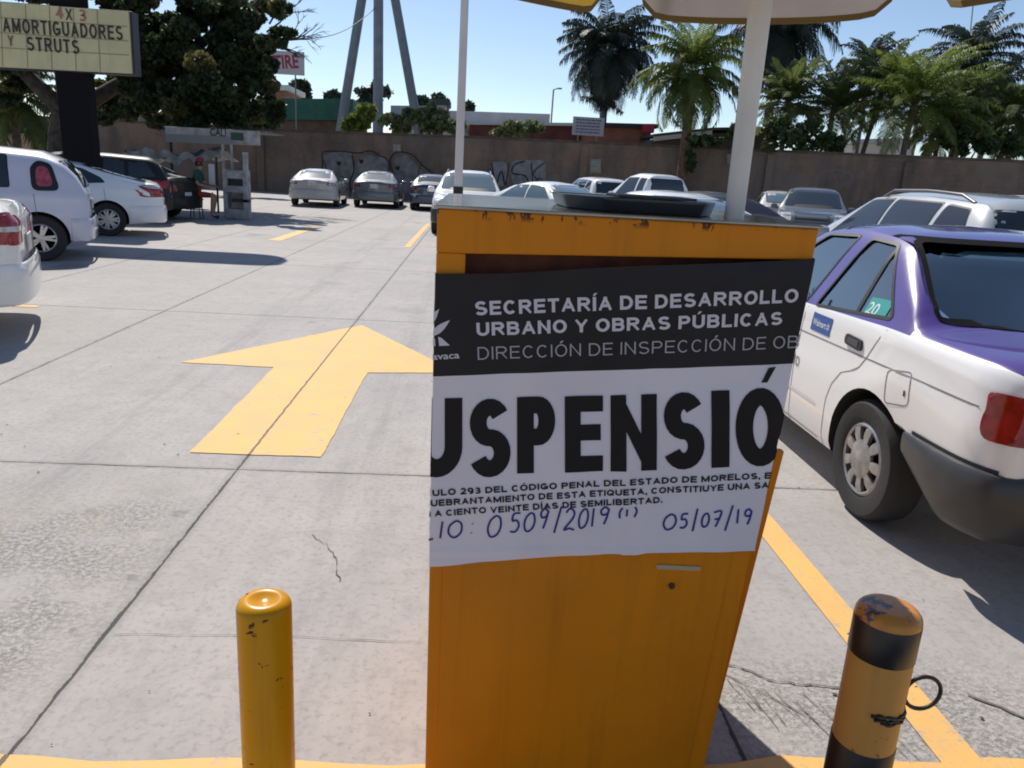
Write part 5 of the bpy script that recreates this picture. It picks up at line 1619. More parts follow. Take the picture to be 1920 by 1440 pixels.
# houses glimpsed under the big tree
slab_building('white_house', 'white walled house glimpsed under the big tree at the left', 205, 236, 166, 50, 4, wm)
slab_building('pinkish_house', 'pinkish house wall behind the palm at the left edge', -40, 70, 250, 30, 4, mat('pinkish wall', (0.45, 0.27, 0.20), .85, var=.15, vscale=1), zlow=-.1)
slab_building('pale_gate_house', 'pale low wall seen behind the sign post', 150, 260, 205, 48, 1, mat('mossy pale wall', (0.22, 0.23, 0.18), .9, var=.35, vscale=1.5))
slab_building('pale_shop', 'pale roofed shop far off between the palms at the right', 1600, 1720, 262, 60, 6, mat('cream wall', (0.55, 0.52, 0.44), .8), roof=gym, roof_h=.3, pyt2=258)

# notice board on the wall top
def board(name, label, cat, px0, py0, px1, py1, Y, m, post=True):
    a = at(px0, py0, Y); b = at(px1, py1, Y)
    r = empty(name, ((a.x+b.x)/2, Y, 0), 0, label, cat)
    mb = MB(); mb.box((0, 0, (a.z+b.z)/2), (b.x-a.x, .08, a.z-b.z)); p = mb.build('panel', m, r, bevel=.01)
    if post:
        mb = MB()
        for s_ in (-.3, .3): mb.tube([(s_*(b.x-a.x), .10, 0), (s_*(b.x-a.x), .10, a.z-.1)], .04, 8)
        mb.build('posts', mat('grey post', (.2, .2, .2), .6), r)
    return r, p, (b.x-a.x), a.z, b.z
r, p, w_, z1, z0 = board('notice_board', 'white notice board with faint blue lines of writing above the wall', 'notice board', 1075, 218, 1131, 256, 40.5, mat('white board', (0.42, 0.42, 0.45), .6))
for k in range(5):
    mb = MB()
    z = z1-.14-k*(z1-z0-.2)/4.6
    mb.box((-.01*w_, -.042, z), (.78*w_, .003, .02))
    x = -w_*.40
    while x < w_*.38:
        l = rnd.uniform(.05, .22)
        mb.box((x+l/2, -.044, z), (l, .004, .07)); x += l+.05
    mb.build('writing', mat('blue grey writing', (0.12, 0.13, 0.24), .7), p)
r, p, w_, z1, z0 = board('shop_sign', 'white sign with red capital letters half hidden by the tree', 'sign', 480, 92, 571, 142, 45, mat('white sign face', (0.50, 0.48, 0.49), .6))
vs, fs = fit_text('RE', ((at(536, 128, 45).x-r.location.x), at(536, 128, 45).z), ((at(561, 127, 45).x-r.location.x), at(561, 127, 45).z), .66, 'TI', bold=.03)
MB().add([(x, -.046, z) for x, z in vs], fs).build('lettering', mat('red letters', (0.32, 0.03, 0.07), .6), p, fix=False)

# tripod mast
tw = empty('tripod_tower', (-6.0, 50, 0), 0, 'grey steel tripod tower leg structure standing beyond the wall', 'tower')
steel = mat('galvanised steel', (0.20, 0.22, 0.25), .5, metal=.35, var=.12, vscale=2)
o_ = Vector((-6.0, 50, 0))
ts = []
for (pb, pt, Y, r0) in (((640, 236), (678, 0), 50, .30), ((709, 240), (709.5, 0), 48, .30), ((779, 214), (741, 0), 50, .29)):
    a = at(*pb, Y)-o_; b = at(*pt, Y)-o_
    d = (b-a)/(b.z-a.z)
    a = a-d*a.z; b = b+d*3.5
    mb = MB(); mb.tube([a, b], [r0, r0*.9], 16); mb.build('leg', steel, tw, 50); ts.append((a, d))
def tz(i, z): return ts[i][0]+ts[i][1]*z
zz = (at(700, 1, 50)-o_).z
for i, j in ((0, 1), (1, 2), (0, 2)):
    mb = MB(); mb.tube([tz(i, zz+.25), tz(j, zz+.25)], .13, 10); mb.build('brace', steel, tw, 50)
mb = MB(); mb.lathe([(1.5, zz+3.2), (1.5, zz+3.4), (.4, zz+3.6)], 20, c=(0, 0, 0)); mb.build('platform', steel, tw)
# far lamp post and thin mast
def thin_post(name, label, cat, px, py0, py1, Y, r0, lamp=0, lean=0):
    a = at(px, py1, Y); b = at(px+lean, py0, Y)
    r = empty(name, (a.x, Y, 0), 0, label, cat)
    mb = MB(); mb.tube([(0, 0, 0), (b.x-a.x, 0, b.z)], r0, 8); mb.build('post', mat('thin grey post', (.25, .27, .28), .6), r)
    if lamp:
        mb = MB(); mb.tube([(b.x-a.x, 0, b.z), (b.x-a.x+lamp, 0, b.z+.12)], .04, 6); mb.box((b.x-a.x+lamp, 0, b.z+.10), (.35, .2, .1)); mb.build('lamp_head', mat('thin grey post', (.25, .27, .28), .6), r)
thin_post('street_lamp', 'thin far street lamp between the white hall and the dark palm', 'street lamp', 1032, 168, 228, 62, .06, .45, 6)
thin_post('radio_mast', 'very thin far mast rising over the right palms under the umbrella', 'mast', 1825, 5, 200, 70, .05)

# ------------------------------------------------------------------ marquee sign at the left
YS = 17.0
sg_ = empty('marquee_sign', (at(135, 200, YS).x, YS, 0), 0, 'cream letter board sign with dark changeable letters on a thick black post', 'sign')
o_ = Vector(sg_.location)
P4 = [at(-32, 1, YS), at(240, 22, YS), at(247, 138, YS), at(-28, 124, YS)]
mb = MB(); q = [p-o_ for p in P4]
c_ = sum(q, Vector())/4
fr = [c_+(p-c_)*1.035 for p in q]
mb.prism([p+Vector((0, .06, 0)) for p in fr], (0, .30, 0)); mb.build('case', mat('dark purple sign case', (0.035, 0.025, 0.04), .5), sg_, bevel=.01)
fm, t_, b_ = newmat('cream sign face')
g = NT(t_)
pos = g.n('ShaderNodeNewGeometry').outputs['Position']
cc_ = g.mix(g.ramp(g.noise(pos, 1.3, 5, .6), .35, .65), (0.66, 0.59, 0.33), (0.55, 0.49, 0.27))
cc_ = g.mix(g.ramp(g.noise(g.map(pos, (3, 3, .6)), 2.5, 5, .6), .5, .75, 0, .6), cc_, (0.46, 0.42, 0.25))
g.put(b_.inputs['Base Color'], cc_); b_.inputs['Roughness'].default_value = .5
mb = MB(); mb.prism(q, (0, .059, 0)); face_ = mb.build('letter_board', fm, sg_)
mb = MB()
def bil(u, v): return (q[0]*(1-u)+q[1]*u)*(1-v)+(q[3]*(1-u)+q[2]*u)*v
for u in (.29, .455, .62, .785, .12):
    a, b = bil(u, .01), bil(u, .99); mb.prism([a+Vector((-.008, -.004, 0)), a+Vector((.008, -.004, 0)), b+Vector((.008, -.004, 0)), b+Vector((-.008, -.004, 0))], (0, .003, 0))
for v in (.24, .47, .70):
    a, b = bil(.01, v), bil(.99, v); mb.prism([a+Vector((0, -.010, -.006)), a+Vector((0, -.010, .006)), b+Vector((0, -.010, .006)), b+Vector((0, -.010, -.006))], (0, .003, 0))
mb.build('letter_rail', mat('sign rails', (0.26, 0.23, 0.14), .6), face_)
def sign_text(txt, p0, p1, cap, m, wt=.16, ws=.75):
    a = at(*p0, YS)-o_; b = at(*p1, YS)-o_
    mb = MB()
    for li, (vs, fs) in enumerate(fit_strokes(txt, (a.x, a.z), (b.x, b.z), cap, wt=wt, track=.16, wscale=ws)):
        mb.add([(x, -.016-(li % 5)*.0008, z) for x, z in vs], fs)
    mb.build('lettering', m, face_, fix=False)
kl = mat('dark sign letters', (0.035, 0.028, 0.022), .6)
sign_text('AMORTIGUADORES', (7, 60), (231, 76), .262, kl)
sign_text('Y', (16, 86), (27, 87), .20, mat('faded brown letters', (0.16, 0.10, 0.07), .6))
sign_text('STRUTS', (52, 95), (150, 102), .262, kl)
sign_text('4', (106, 35), (120, 36), .22, mat('faded red letters', (0.40, 0.16, 0.12), .6))
sign_text('X', (124, 38), (137, 39), .22, kl)
sign_text('3', (149, 40), (163, 41), .22, mat('faded red letters', (0.40, 0.16, 0.12), .6))
mb = MB(); mb.box((0, .24, 2.6), (.62, .34, 5.2)); mb.build('post', mat('black sign post', (0.010, 0.009, 0.011), .9, spec=.15), sg_, bevel=.02)
mb = MB()
up_ = round_poly([(-4.4, 5.10), (3.45, 5.10), (3.45, 6.55), (-4.4, 6.55)], .8, 8)  # unseen panel added above the sign to cast the long ground shadow
mb.prism([(x, .08, z) for x, z in up_], (0, .35, 0)); mb.build('unseen_shadow_panel', mat('dark purple sign case', (0.035, 0.025, 0.04), .5), sg_)

# ------------------------------------------------------------------ shelter under the tree
sh = empty('attendant_shelter', (-6.7, 21.0, 0), 0, 'small attendant shelter with white sign fascia under the big tree', 'shelter')
o_ = Vector(sh.location)
wt = mat('dirty white paint', (0.36, 0.355, 0.35), .7, var=.3, vscale=6)
a = at(309, 237, 21)-o_; b = at(486, 246, 21)-o_; c = at(486, 273, 21)-o_; d = at(311, 266, 21)-o_
mb = MB(); mb.prism([a, b, c, d], (0, .12, 0)); fas = mb.build('fascia', wt, sh, bevel=.01)
mb = MB(); a2 = a+(d-a)*.46; b2 = b+(c-b)*.46
mb.prism([a2+Vector((0, -.012, 0)), (a2+(b2-a2)*.72)+Vector((0, -.012, 0)), (d+(c-d)*.72)+Vector((0, -.012, 0)), d+Vector((0, -.012, 0))], (0, .009, 0)); mb.build('fascia_strip', mat('grey fascia', (0.22, 0.225, 0.235), .7), fas)
def shtext(txt, p0, p1, cap, m):
    a = at(*p0, 21)-o_; b = at(*p1, 21)-o_
    vs, fs = fit_text(txt, (a.x, a.z), (b.x, b.z), cap, bold=.015)
    MB().add([(x, -.016, z) for x, z in vs], fs).build('lettering', m, fas, fix=False)
shtext('CALI', (394, 254), (424, 256), .17, mat('dark sign letters', (0.035, 0.028, 0.022), .6))
a3, c3 = at(433, 248, 21)-o_, at(457, 264, 21)-o_
mb = MB(); mb.box(((a3.x+c3.x)/2, -.014, (a3.z+c3.z)/2), (c3.x-a3.x, .006, a3.z-c3.z)); mb.build('green_sign_patch', mat('dark green patch', (0.03, 0.07, 0.04), .6), fas)
shtext('53', (437, 261), (453, 262), .13, mat('pale digits', (0.40, 0.42, 0.38), .6))
mb = MB(); mb.prism([a+Vector((-.1, .13, .02)), b+Vector((.1, .13, .02)), b+Vector((.1, .13, -.02)), a+Vector((-.1, .13, -.02))], (0, 2.0, 0)); mb.build('roof', mat('tin shelter roof', (0.12, 0.12, 0.12), .6), sh)
for px in (418, 434):
    p = at(px, 300, 21)-o_
    mb = MB(); mb.box((p.x, .03, 1.0), (.055, .055, 2.0)); mb.build('post', wt, sh)
for px in (322, ):
    p = at(px, 300, 22.6)-o_
    mb = MB(); mb.box((p.x, p.y, 1.0), (.06, .06, 2.0)); mb.build('post', mat('dark post', (.03, .03, .03), .7), sh)
# white stand with openings
p0 = at(420, 305, 20.8)-o_; p1 = at(468, 398, 20.8)-o_
mb = MB()
W0, W1 = p0.x, p1.x
zb_, zt_ = .06, (at(440, 318, 20.8)).z
for x in (W0+.05, W1-.05): mb.box((x, -.2, (zb_+zt_)/2), (.10, .35, zt_-zb_))
mb.box(((W0+W1)/2, -.2, zt_-.12), (W1-W0-.2, .33, .20)); mb.box(((W0+W1)/2, -.2, zt_-.48), (W1-W0-.2, .33, .16)); mb.box(((W0+W1)/2, -.2, .16), (W1-W0-.2, .33, .2))
mb.box(((W0+W1)/2, -.05, (zb_+zt_)/2), (W1-W0-.2, .03, zt_-zb_-.06))
mb.box((W1-.06, -.2, zt_+.22), (.09, .2, .44))
mb.build('white_stand', wt, sh)
mb = MB(); mb.box(((W0+W1)/2+.05, -.22, zt_-.30), (.34, .2, .16)); mb.build('dark_box', mat('dark goods', (.02, .02, .022), .6), sh)
mb = MB(); mb.box(((W0+W1)/2+.12, -.25, zt_-.76), (.42, .25, .07)); mb.build('dark_box', mat('dark goods', (.02, .02, .022), .6), sh)
p = at(397, 330, 20.6)-o_
mb = MB(); mb.box((p.x, -.4, p.z-.02), (.14, .05, .62)); mb.box((p.x, -.4, .33), (.03, .03, .66)); mb.build('white_panel', mat('bright white panel', (.62, .62, .64), .6), sh, bevel=.008)
# tarpaulin draped beside the shelter
tp = MB()
N = 16
A, B = at(228, 291, 22.3), at(412, 279, 22.3)
vs = []
for i in range(N+1):
    for j in range(6):
        p = A.lerp(B, i/N)+Vector((0, j*.35, .10*math.sin(j*1.1+i*.4)+.06*math.sin(i*1.9)+.05*rnd.uniform(-1, 1)-.03*j))
        vs.append(p)
vs2 = [v+Vector((0, 0, -.02)) for v in vs]
k_ = len(vs)
fs = [(i*6+j, i*6+j+1, (i+1)*6+j+1, (i+1)*6+j) for i in range(N) for j in range(5)]
skirt = [Vector(vs[i*6])+Vector((0, 0, -.22+.06*math.sin(i*1.3))) for i in range(N+1)]
tp.add(vs+vs2+skirt, fs+[tuple(k_+q for q in f[::-1]) for f in fs]+[(i*6, (i+1)*6, 2*k_+i+1, 2*k_+i) for i in range(N)])
cv = empty('tarpaulin_canopy', (A+B)/2*Vector((1, 1, 0)) if False else Vector(((A.x+B.x)/2, 22.3, 0)), 0, 'crumpled grey tarpaulin canopy stretched over the dark cars by the shelter', 'tarpaulin')
o2 = tp.build('sheet', mat('grey tarpaulin', (0.30, 0.30, 0.31), .6, var=.45, vscale=4), cv, 50)
for v in o2.data.vertices: v.co -= Vector(cv.location)
for px in (236, 405):
    p = at(px, 290, 22.9)-Vector(cv.location)
    mb = MB(); mb.tube([(p.x, p.y, 0), (p.x, p.y, at(320, 286, 22.5).z)], .03, 8); mb.build('post', mat('dark post', (.03, .03, .03), .7), cv)

# ------------------------------------------------------------------ vegetation
def leaf_quads(centres, size, ar=1.6, up=0.0, jitter=.35):
    """one leaf-shaped quad (kite) per centre, random orientation"""
    n = len(centres)
    d = nr.normal(size=(n, 3)); d[:, 2] += up
    d /= np.linalg.norm(d, axis=1)[:, None]
    a = nr.normal(size=(n, 3)); a -= d*(a*d).sum(1)[:, None]; a /= np.linalg.norm(a, axis=1)[:, None]
    b = np.cross(d, a)
    s = size*(1+jitter*nr.uniform(-1, 1, (n, 1)))
    p0 = centres-a*s*ar*.5; p2 = centres+a*s*ar*.5
    m = centres+a*s*ar*.05
    p1 = m+b*s*.5; p3 = m-b*s*.5
    V = np.stack([p0, p1, p2, p3], 1).reshape(-1, 3)
    return V, np.arange(4*n).reshape(-1, 4)
def clump(c, r, n):
    """points filling an ellipsoid, denser to its skin"""
    d = nr.normal(size=(n, 3)); d /= np.linalg.norm(d, axis=1)[:, None]
    rad = nr.uniform(.25, 1, (n, 1))**.5
    return np.array(c)+d*rad*np.array(r)
bark = mat('dark bark', (0.06, 0.045, 0.035), .95, var=.4, vscale=6, bump=.6, bscale=14)
palmbark = mat('grey palm trunk', (0.17, 0.14, 0.115), .9, var=.35, vscale=7, bump=.5, bscale=10)
def bush(name, label, pxc, Y, rpx, n, m, size, group=None, stem=True, cat='bush'):
    """rpx: list of (px, py, rx_px, ry_px) clumps"""
    k = Y/1450*1.0
    c0 = at(pxc[0], pxc[1], Y)
    r = empty(name, (c0.x, Y, 0), 0, label, cat, group)
    pts = []
    for x, y, rx, ry in rpx:
        c = at(x, y, Y+rnd.uniform(-.4, .4))-Vector((c0.x, Y, 0))
        sub = 7
        for i in range(sub):
            d = nr.normal(size=3); d /= np.linalg.norm(d)
            cc = np.array(c)+d*np.array((rx*k, rx*k, ry*k))*.65
            pts.append(clump(cc, (rx*k*.5, rx*k*.5, ry*k*.5), max(12, n//(sub*len(rpx)))))
    V, Q = leaf_quads(np.concatenate(pts), size)
    npmesh('foliage', V, Q, m, r)
    if stem:
        mb = MB()
        for x, y, rx, ry in rpx[:6]:
            c = at(x, y, Y)-Vector((c0.x, Y, 0))
            mb.tube([(c.x*.6, 0, 0), (c.x*.9, .1, c.z*.6), (c.x, 0, c.z)], [.07, .05, .02], 6)
        mb.build('stem', bark, r)
    return r
lm_dark = leaf_mat('dark tree leaf', (0.056, 0.082, 0.028), (0.030, 0.045, 0.018), .4, .8)
lm_olive = leaf_mat('olive brown leaf', (0.17, 0.15, 0.04), (0.09, 0.09, 0.028), .45, 1.2)
lm_yel = leaf_mat('yellow green leaf', (0.22, 0.26, 0.035), (0.10, 0.16, 0.03), .4, 1.5)
lm_pale = leaf_mat('pale green leaf', (0.24, 0.27, 0.12), (0.08, 0.12, 0.04), .35, 2.0)
lm_mid = leaf_mat('mid green leaf', (0.07, 0.11, 0.03), (0.035, 0.06, 0.02), .3, 1.0)
lm_far = leaf_mat('far green leaf', (0.06, 0.09, 0.05), (0.04, 0.06, 0.04), .25, 1.0)

# the big broad-leaved tree at the left
TY = 24.3
tb = at(300, 270, TY)
tree = empty('broadleaf_tree', (at(120, 280, 23.3).x, 23.3, 0), 0, 'huge dark broad-leaved tree spreading behind the cream letter board sign', 'tree')
o_ = Vector(tree.location)
def T(px, py, Y=TY): return at(px, py, Y)-o_
tr = MB()
base = Vector((0, 0, 0))
fork = T(128, 215, 23.4)
tr.tube([base, Vector((.02, 0, .8)), T(122, 255, 23.4), fork], [.62, .48, .42, .40], 14)
tr.build('trunk', bark, tree, 60)
lb = MB()
for pts, r0 in (([fork, T(60, 150, 23.3), T(-20, 60, 22.8), T(-120, -40, 22.3)], .26), ([fork, T(170, 120, 23.8), T(230, 20, 24.3), T(300, -120, 24.8)], .28),
                ([fork, T(220, 160, 24.1), T(330, 130, 24.8), T(430, 115, 25.3), T(505, 80, 25.3)], .24), ([T(330, 130, 24.8), T(400, 60, 24.8), T(480, 10, 25.3), T(530, -60, 25.3)], .16),
                ([T(430, 115, 25.3), T(480, 150, 25.4), T(505, 165, 25.4)], .09), ([fork, T(110, 100, 22.8), T(150, -60, 22.3), T(100, -200, 21.8)], .22)):
    lb.tube(pts, [r0*(1-.75*i/(len(pts)-1)) for i in range(len(pts))], 9)
# bare twigs at the right-hand edge of the crown
def twig(p, d, L, r, depth):
    q = p+d*L
    m_ = (p+q)/2+Vector((rnd.uniform(-.1, .1), rnd.uniform(-.1, .1), rnd.uniform(-.05, .1)))*L
    lb.tube([p, m_, q], [r, r*.8, r*.55], 5)
    if depth:
        for k in range(3):
            nd = (d+Vector((rnd.uniform(-.7, .7), rnd.uniform(-.5, .5), rnd.uniform(-.5, .6)))).normalized()
            twig(p.lerp(q, rnd.uniform(.45, 1)), nd, L*.62, r*.55, depth-1)
for px, py, dx, dz, L in ((500, 60, 1, .9, 1.0), (505, 45, .7, 1.0, .9), (480, 20, .8, 1, .9), (520, 78, 1, .15, 1.0), (495, 85, 1, -.1, .9), (540, 75, 1, .35, .6)):
    twig(T(px, py, 27.5), Vector((dx, 0, dz)).normalized(), L, .035, 3)
lb.build('limbs', bark, tree, 60)
k = TY/1450
pts_d = []; pts_o = []
CL = []
for x, y, rx, ry in [(290, 60, 60, 50), (350, 30, 60, 45), (420, 25, 50, 40), (470, 20, 30, 30), (300, 110, 50, 40), (360, 90, 60, 45), (430, 75, 50, 35), (480, 95, 38, 26), (505, 78, 28, 14),
                     (260, 150, 35, 30), (330, 150, 55, 40), (400, 140, 60, 45), (455, 140, 45, 35), (485, 160, 34, 26), (300, 190, 40, 35), (360, 195, 55, 40), (420, 195, 55, 42), (470, 200, 45, 35), (510, 205, 24, 26),
                     (210, 160, 30, 18), (240, 10, 50, 40), (180, -20, 60, 40), (120, -30, 60, 30), (60, -30, 60, 30), (520, 10, 26, 18), (540, 62, 24, 10), (200, 190, 24, 20), (500, 120, 24, 14),
                     (355, 232, 50, 14), (440, 232, 50, 14), (300, 230, 30, 16), (30, 150, 40, 26), (10, 185, 30, 30)]:
    CL.append((x, y, rx, ry))
for x, y, rx, ry in CL:
    for rep in range(2):
        c = T(x+rnd.uniform(-.3, .3)*rx, y+rnd.uniform(-.3, .3)*ry, TY+rnd.uniform(-1.8, 1.8))
        n = int(240+rx*ry*.68)
        for i in range(6):
            d = nr.normal(size=3); d /= np.linalg.norm(d)
            cc = np.array(c)+d*np.array((rx, rx, ry))*k*.62
            (pts_o if rnd.random() < .16 else pts_d).append(clump(cc, (rx*k*.40, rx*k*.40, ry*k*.40), n//6))
A_, B_ = np.concatenate(pts_d), np.concatenate(pts_o)
V1, Q1 = leaf_quads(A_, .105); V2, Q2 = leaf_quads(B_, .10)
npmesh('crown', np.concatenate([V1, V2]), np.concatenate([Q1, Q2+len(V1)]), [lm_dark, lm_olive], tree, np.concatenate([np.zeros(len(Q1)), np.ones(len(Q2))]))

# ---- palms
def frond(V, Q, base, az, el, L, droop, nl, ll, hang, rw=.03, twist=0.0, fold=.5):
    """one pinnate frond appended to the vertex and quad lists"""
    dh = np.array((math.cos(az), math.sin(az), 0.0)); up = np.array((0, 0, 1.0))
    side = np.array((-math.sin(az), math.cos(az), 0.0))
    p = np.array(base, float)
    e = el
    N = nl
    ds = L/N
    k0 = len(V)
    for i in range(N+1):
        t = i/N
        d = dh*math.cos(e)+up*math.sin(e)
        nrm = -dh*math.sin(e)+up*math.cos(e)
        w = rw*(1-t)+.004
        # rachis strip
        V.append(p-side*w); V.append(p+side*w)
        if i: 
            a = last
            Q.append((a, a+1, len(V)-1, len(V)-2))
        last = len(V)-2
        if i > N*.10:
            prof = math.sin(PI*min(1, (t*.93+.08)))**.55
            l = ll*prof*nr.uniform(.85, 1.12)
            for sgn in (-1, 1):
                if nr.uniform() < .05: continue
                ld = side*sgn*.80+d*(.35+.35*t)+nrm*nr.uniform(-.1, .35)*fold
                ld = ld/np.linalg.norm(ld)
                mid = p+ld*l*.5+up*(-hang*.10*l)
                tip = mid+ld*l*.42*(1-hang*.45)-up*l*.62*hang+nr.normal(size=3)*.03
                lw = .026+.024*ll
                wv = d*lw
                k = len(V)
                V.extend([p-wv*.6, p+wv*.6, mid+wv, mid-wv, tip])
                Q.append((k, k+1, k+2, k+3)); Q.append((k+3, k+2, k+4, k+4))
        p = p+d*ds
        e -= droop/N*(.5+t)
def palm(label, px, py_base, py_crown, Y, nf, L, ll, hang, m, el=(75, -55), droop=(.9, 1.7), r=.17, z0=0.0, nl=36, lean=0, group='palms beyond the lot', extra=(), trunkm=None, stretch=1.0):
    c = at(px, py_crown, Y)
    root = empty('palm_tree', (c.x-lean, Y, 0), 0, label, 'palm tree', group)
    top_ = Vector((lean, 0, c.z))
    mb = MB()
    mb.tube([(0, 0, z0), (lean*.25, 0, c.z*.35), (lean*.65, 0, c.z*.7), top_], [r*1.25, r*1.0, r*.92, r*.95], 12)
    mb.build('trunk', trunkm or palmbark, root, 60)
    V = []; Q = []
    for i in range(nf):
        u = (i+.5)/nf
        e = R(el[0]+(el[1]-el[0])*u+nr.uniform(-8, 8))
        az = i*2.39996+nr.uniform(-.25, .25)
        frond(V, Q, top_+Vector((math.cos(az)*r*.6, math.sin(az)*r*.6, .15-.3*u)), az, e, L*nr.uniform(.85, 1.1), nr.uniform(*droop), nl, ll, hang)
    for az, e, l_, dr in extra:
        frond(V, Q, top_+Vector((0, 0, -.3)), R(az), R(e), l_, dr, nl, ll*.85, hang)
    Va = np.array([tuple(v) for v in V])
    tri = np.array([q for q in Q if q[2] == q[3]]); qd = np.array([q for q in Q if q[2] != q[3]])
    me = bpy.data.meshes.new('crown')
    me.from_pydata([tuple(v) for v in Va], [], [tuple(q) for q in qd.tolist()]+[tuple(q[:3]) for q in tri.tolist()])
    me.materials.append(m)
    o = bpy.data.objects.new('crown', me); COL.objects.link(o); o.parent = root
    return root
pm_blue = leaf_mat('blue black palm leaf', (0.050, 0.066, 0.046), (0.026, 0.038, 0.030), .3, 1.0)
pm_green = leaf_mat('green palm leaf', (0.17, 0.21, 0.035), (0.065, 0.10, 0.025), .5, 1.0)
pm_mid = leaf_mat('mid palm leaf', (0.15, 0.18, 0.05), (0.06, 0.085, 0.03), .45, .7)
pm_pale = leaf_mat('pale sunny palm leaf', (0.20, 0.23, 0.08), (0.08, 0.11, 0.04), .45, .8)
brownb = mat('brown shaggy palm trunk', (0.12, 0.07, 0.045), .95, var=.4, vscale=5, bump=.8, bscale=8)
greyb = mat('smooth grey blue trunk', (0.12, 0.12, 0.13), .9, var=.2, vscale=3)
palm('tall palm with dense blue black drooping crown right of the notice board', 1141, 235, 96, 50, 96, 3.5, .95, .95, pm_blue, (86, -82), (1.3, 2.2), .24, trunkm=greyb, nl=34)
palm('green palm with shaggy brown trunk and two low arching fronds, by the wall', 1300, 320, 132, 35.2, 58, 2.7, .66, .8, pm_green, (86, -50), (1.1, 2.0), .22, nl=34, trunkm=brownb,
     extra=((188, 30, 3.6, 2.1), (172, 25, 3.3, 2.0), (-8, 15, 3.0, 1.7), (8, 22, 2.8, 1.9), (200, 5, 2.8, 1.6), (-20, 0, 2.6, 1.5)))
palm('very tall palm whose dark crown hangs below the umbrella valance behind the pole', 1466, 235, 30, 44, 80, 3.9, 1.0, .95, pm_blue, (84, -82), (1.3, 2.2), .24, nl=34, trunkm=brownb)
palm('tall blue green palm standing above the others at the right', 1826, 230, 112, 44, 56, 3.2, .78, .75, pm_blue, (86, -70), (1.1, 2.0), .20, trunkm=greyb)
palm('large sunny green clump palm left of the tall blue green palm', 1712, 290, 200, 36, 48, 3.6, .72, .6, pm_green, (86, -12), (.9, 1.7), .15, lean=.15)
palm('green palm with thin leaning trunk, left of the large clump palm', 1655, 285, 170, 39, 42, 2.6, .62, .6, pm_mid, (88, -15), (.9, 1.7), .12, lean=.9)
palm('dark plumed palm rising over the left end of the right-hand cluster', 1632, 230, 128, 50, 34, 2.4, .60, .6, pm_blue, (88, -20), (.9, 1.8), .12, trunkm=greyb)
palm('low bushy palm right of the umbrella pole', 1478, 285, 192, 38, 44, 2.3, .58, .5, pm_mid, (88, -15), (.7, 1.5), .13)
palm('low pale green palm between the umbrella pole and the large clump palm', 1562, 285, 205, 39, 44, 2.3, .58, .5, pm_pale, (88, -15), (.7, 1.5), .13)
palm('dark palm in front of the tall blue green one with crown at its foot', 1800, 285, 205, 40, 46, 2.8, .66, .6, pm_mid, (86, -20), (.9, 1.9), .14)
palm('squat green palm beneath the large clump palm at its right', 1765, 290, 232, 37, 36, 1.8, .55, .5, pm_pale, (86, -30), (.9, 1.8), .12)
palm('deep green palm second from the right edge of the cluster', 1862, 285, 180, 46, 56, 2.8, .70, .7, pm_blue, (86, -60), (1.0, 2.0), .15)
palm('grey green palm at the right edge behind the tall one', 1908, 280, 215, 38, 50, 2.4, .64, .65, pm_mid, (86, -55), (.9, 1.9), .15)
palm('short palm at the left edge beside the sign post', 22, 275, 175, 27, 40, 2.4, .64, .65, pm_mid, (86, -40), (.8, 1.8), .14, group='palms beyond the lot')
bush('dark_shrub', 'dense dark shrubbery along the wall top under the right-hand palms', (1560, 265), 35.5,
     [(1465, 255, 34, 34), (1520, 258, 36, 32), (1560, 266, 24, 24), (1800, 262, 30, 28), (1845, 258, 36, 32), (1890, 268, 34, 30)], 5200, lm_mid, .15, stem=True, cat='shrub')
bush('yellow_bush', 'sunny yellow green bush on the wall top between two tower legs', (676, 220), 43, [(672, 222, 24, 24), (688, 208, 16, 18), (660, 235, 18, 14)], 1500, lm_yel, .20, 'bushes above the wall')
bush('pale_bush', 'pale leaved bush on the wall top right of the middle tower leg', (748, 228), 42, [(735, 232, 24, 16), (765, 228, 22, 20), (790, 225, 14, 24)], 1500, lm_pale, .18, 'bushes above the wall')
bush('pale_bush', 'pale leaved bush on the wall top beside the right tower leg', (825, 228), 42, [(805, 212, 16, 20), (830, 228, 26, 20), (855, 238, 18, 12), (815, 238, 22, 12)], 1600, lm_pale, .18, 'bushes above the wall')
bush('pale_bush', 'light green bush on the wall top right of the white barrier arm', (965, 242), 41, [(935, 246, 18, 10), (965, 240, 26, 16), (1000, 242, 20, 15)], 1400, lm_pale, .17, 'bushes above the wall')
for px, py, Y, rx, ry, lb_ in ((562, 170, 75, 24, 18, 'rounded far tree above the green shop'), (628, 184, 85, 20, 10, 'low far tree left of the tower'), (700, 178, 80, 34, 20, 'far grey green tree behind the middle tower leg'),
                                (825, 190, 80, 16, 12, 'far tree behind the pale turret house'), (790, 192, 78, 14, 8, 'small far tree beside the right tower leg'), (878, 200, 80, 9, 7, 'tiny far tree top right of the barrier arm')):
    bush('far_tree', lb_, (px, py+ry), Y, [(px-rx*.4, py, rx*.55, ry*.8), (px+rx*.4, py, rx*.55, ry*.8), (px, py-ry*.2, rx*.5, ry*.8), (px, py+ry, rx*.8, ry*.6)], 700, lm_far, .5, 'far trees beyond the wall', cat='tree')
bush('vine', 'leafy vine hanging down the wall beside the brown trunked palm', (1310, 270), 35.0, [(1305, 262, 20, 12), (1330, 262, 26, 12), (1295, 300, 9, 28), (1380, 250, 26, 16), (1390, 270, 20, 16)], 1500, lm_mid, .16, stem=False, cat='vine')
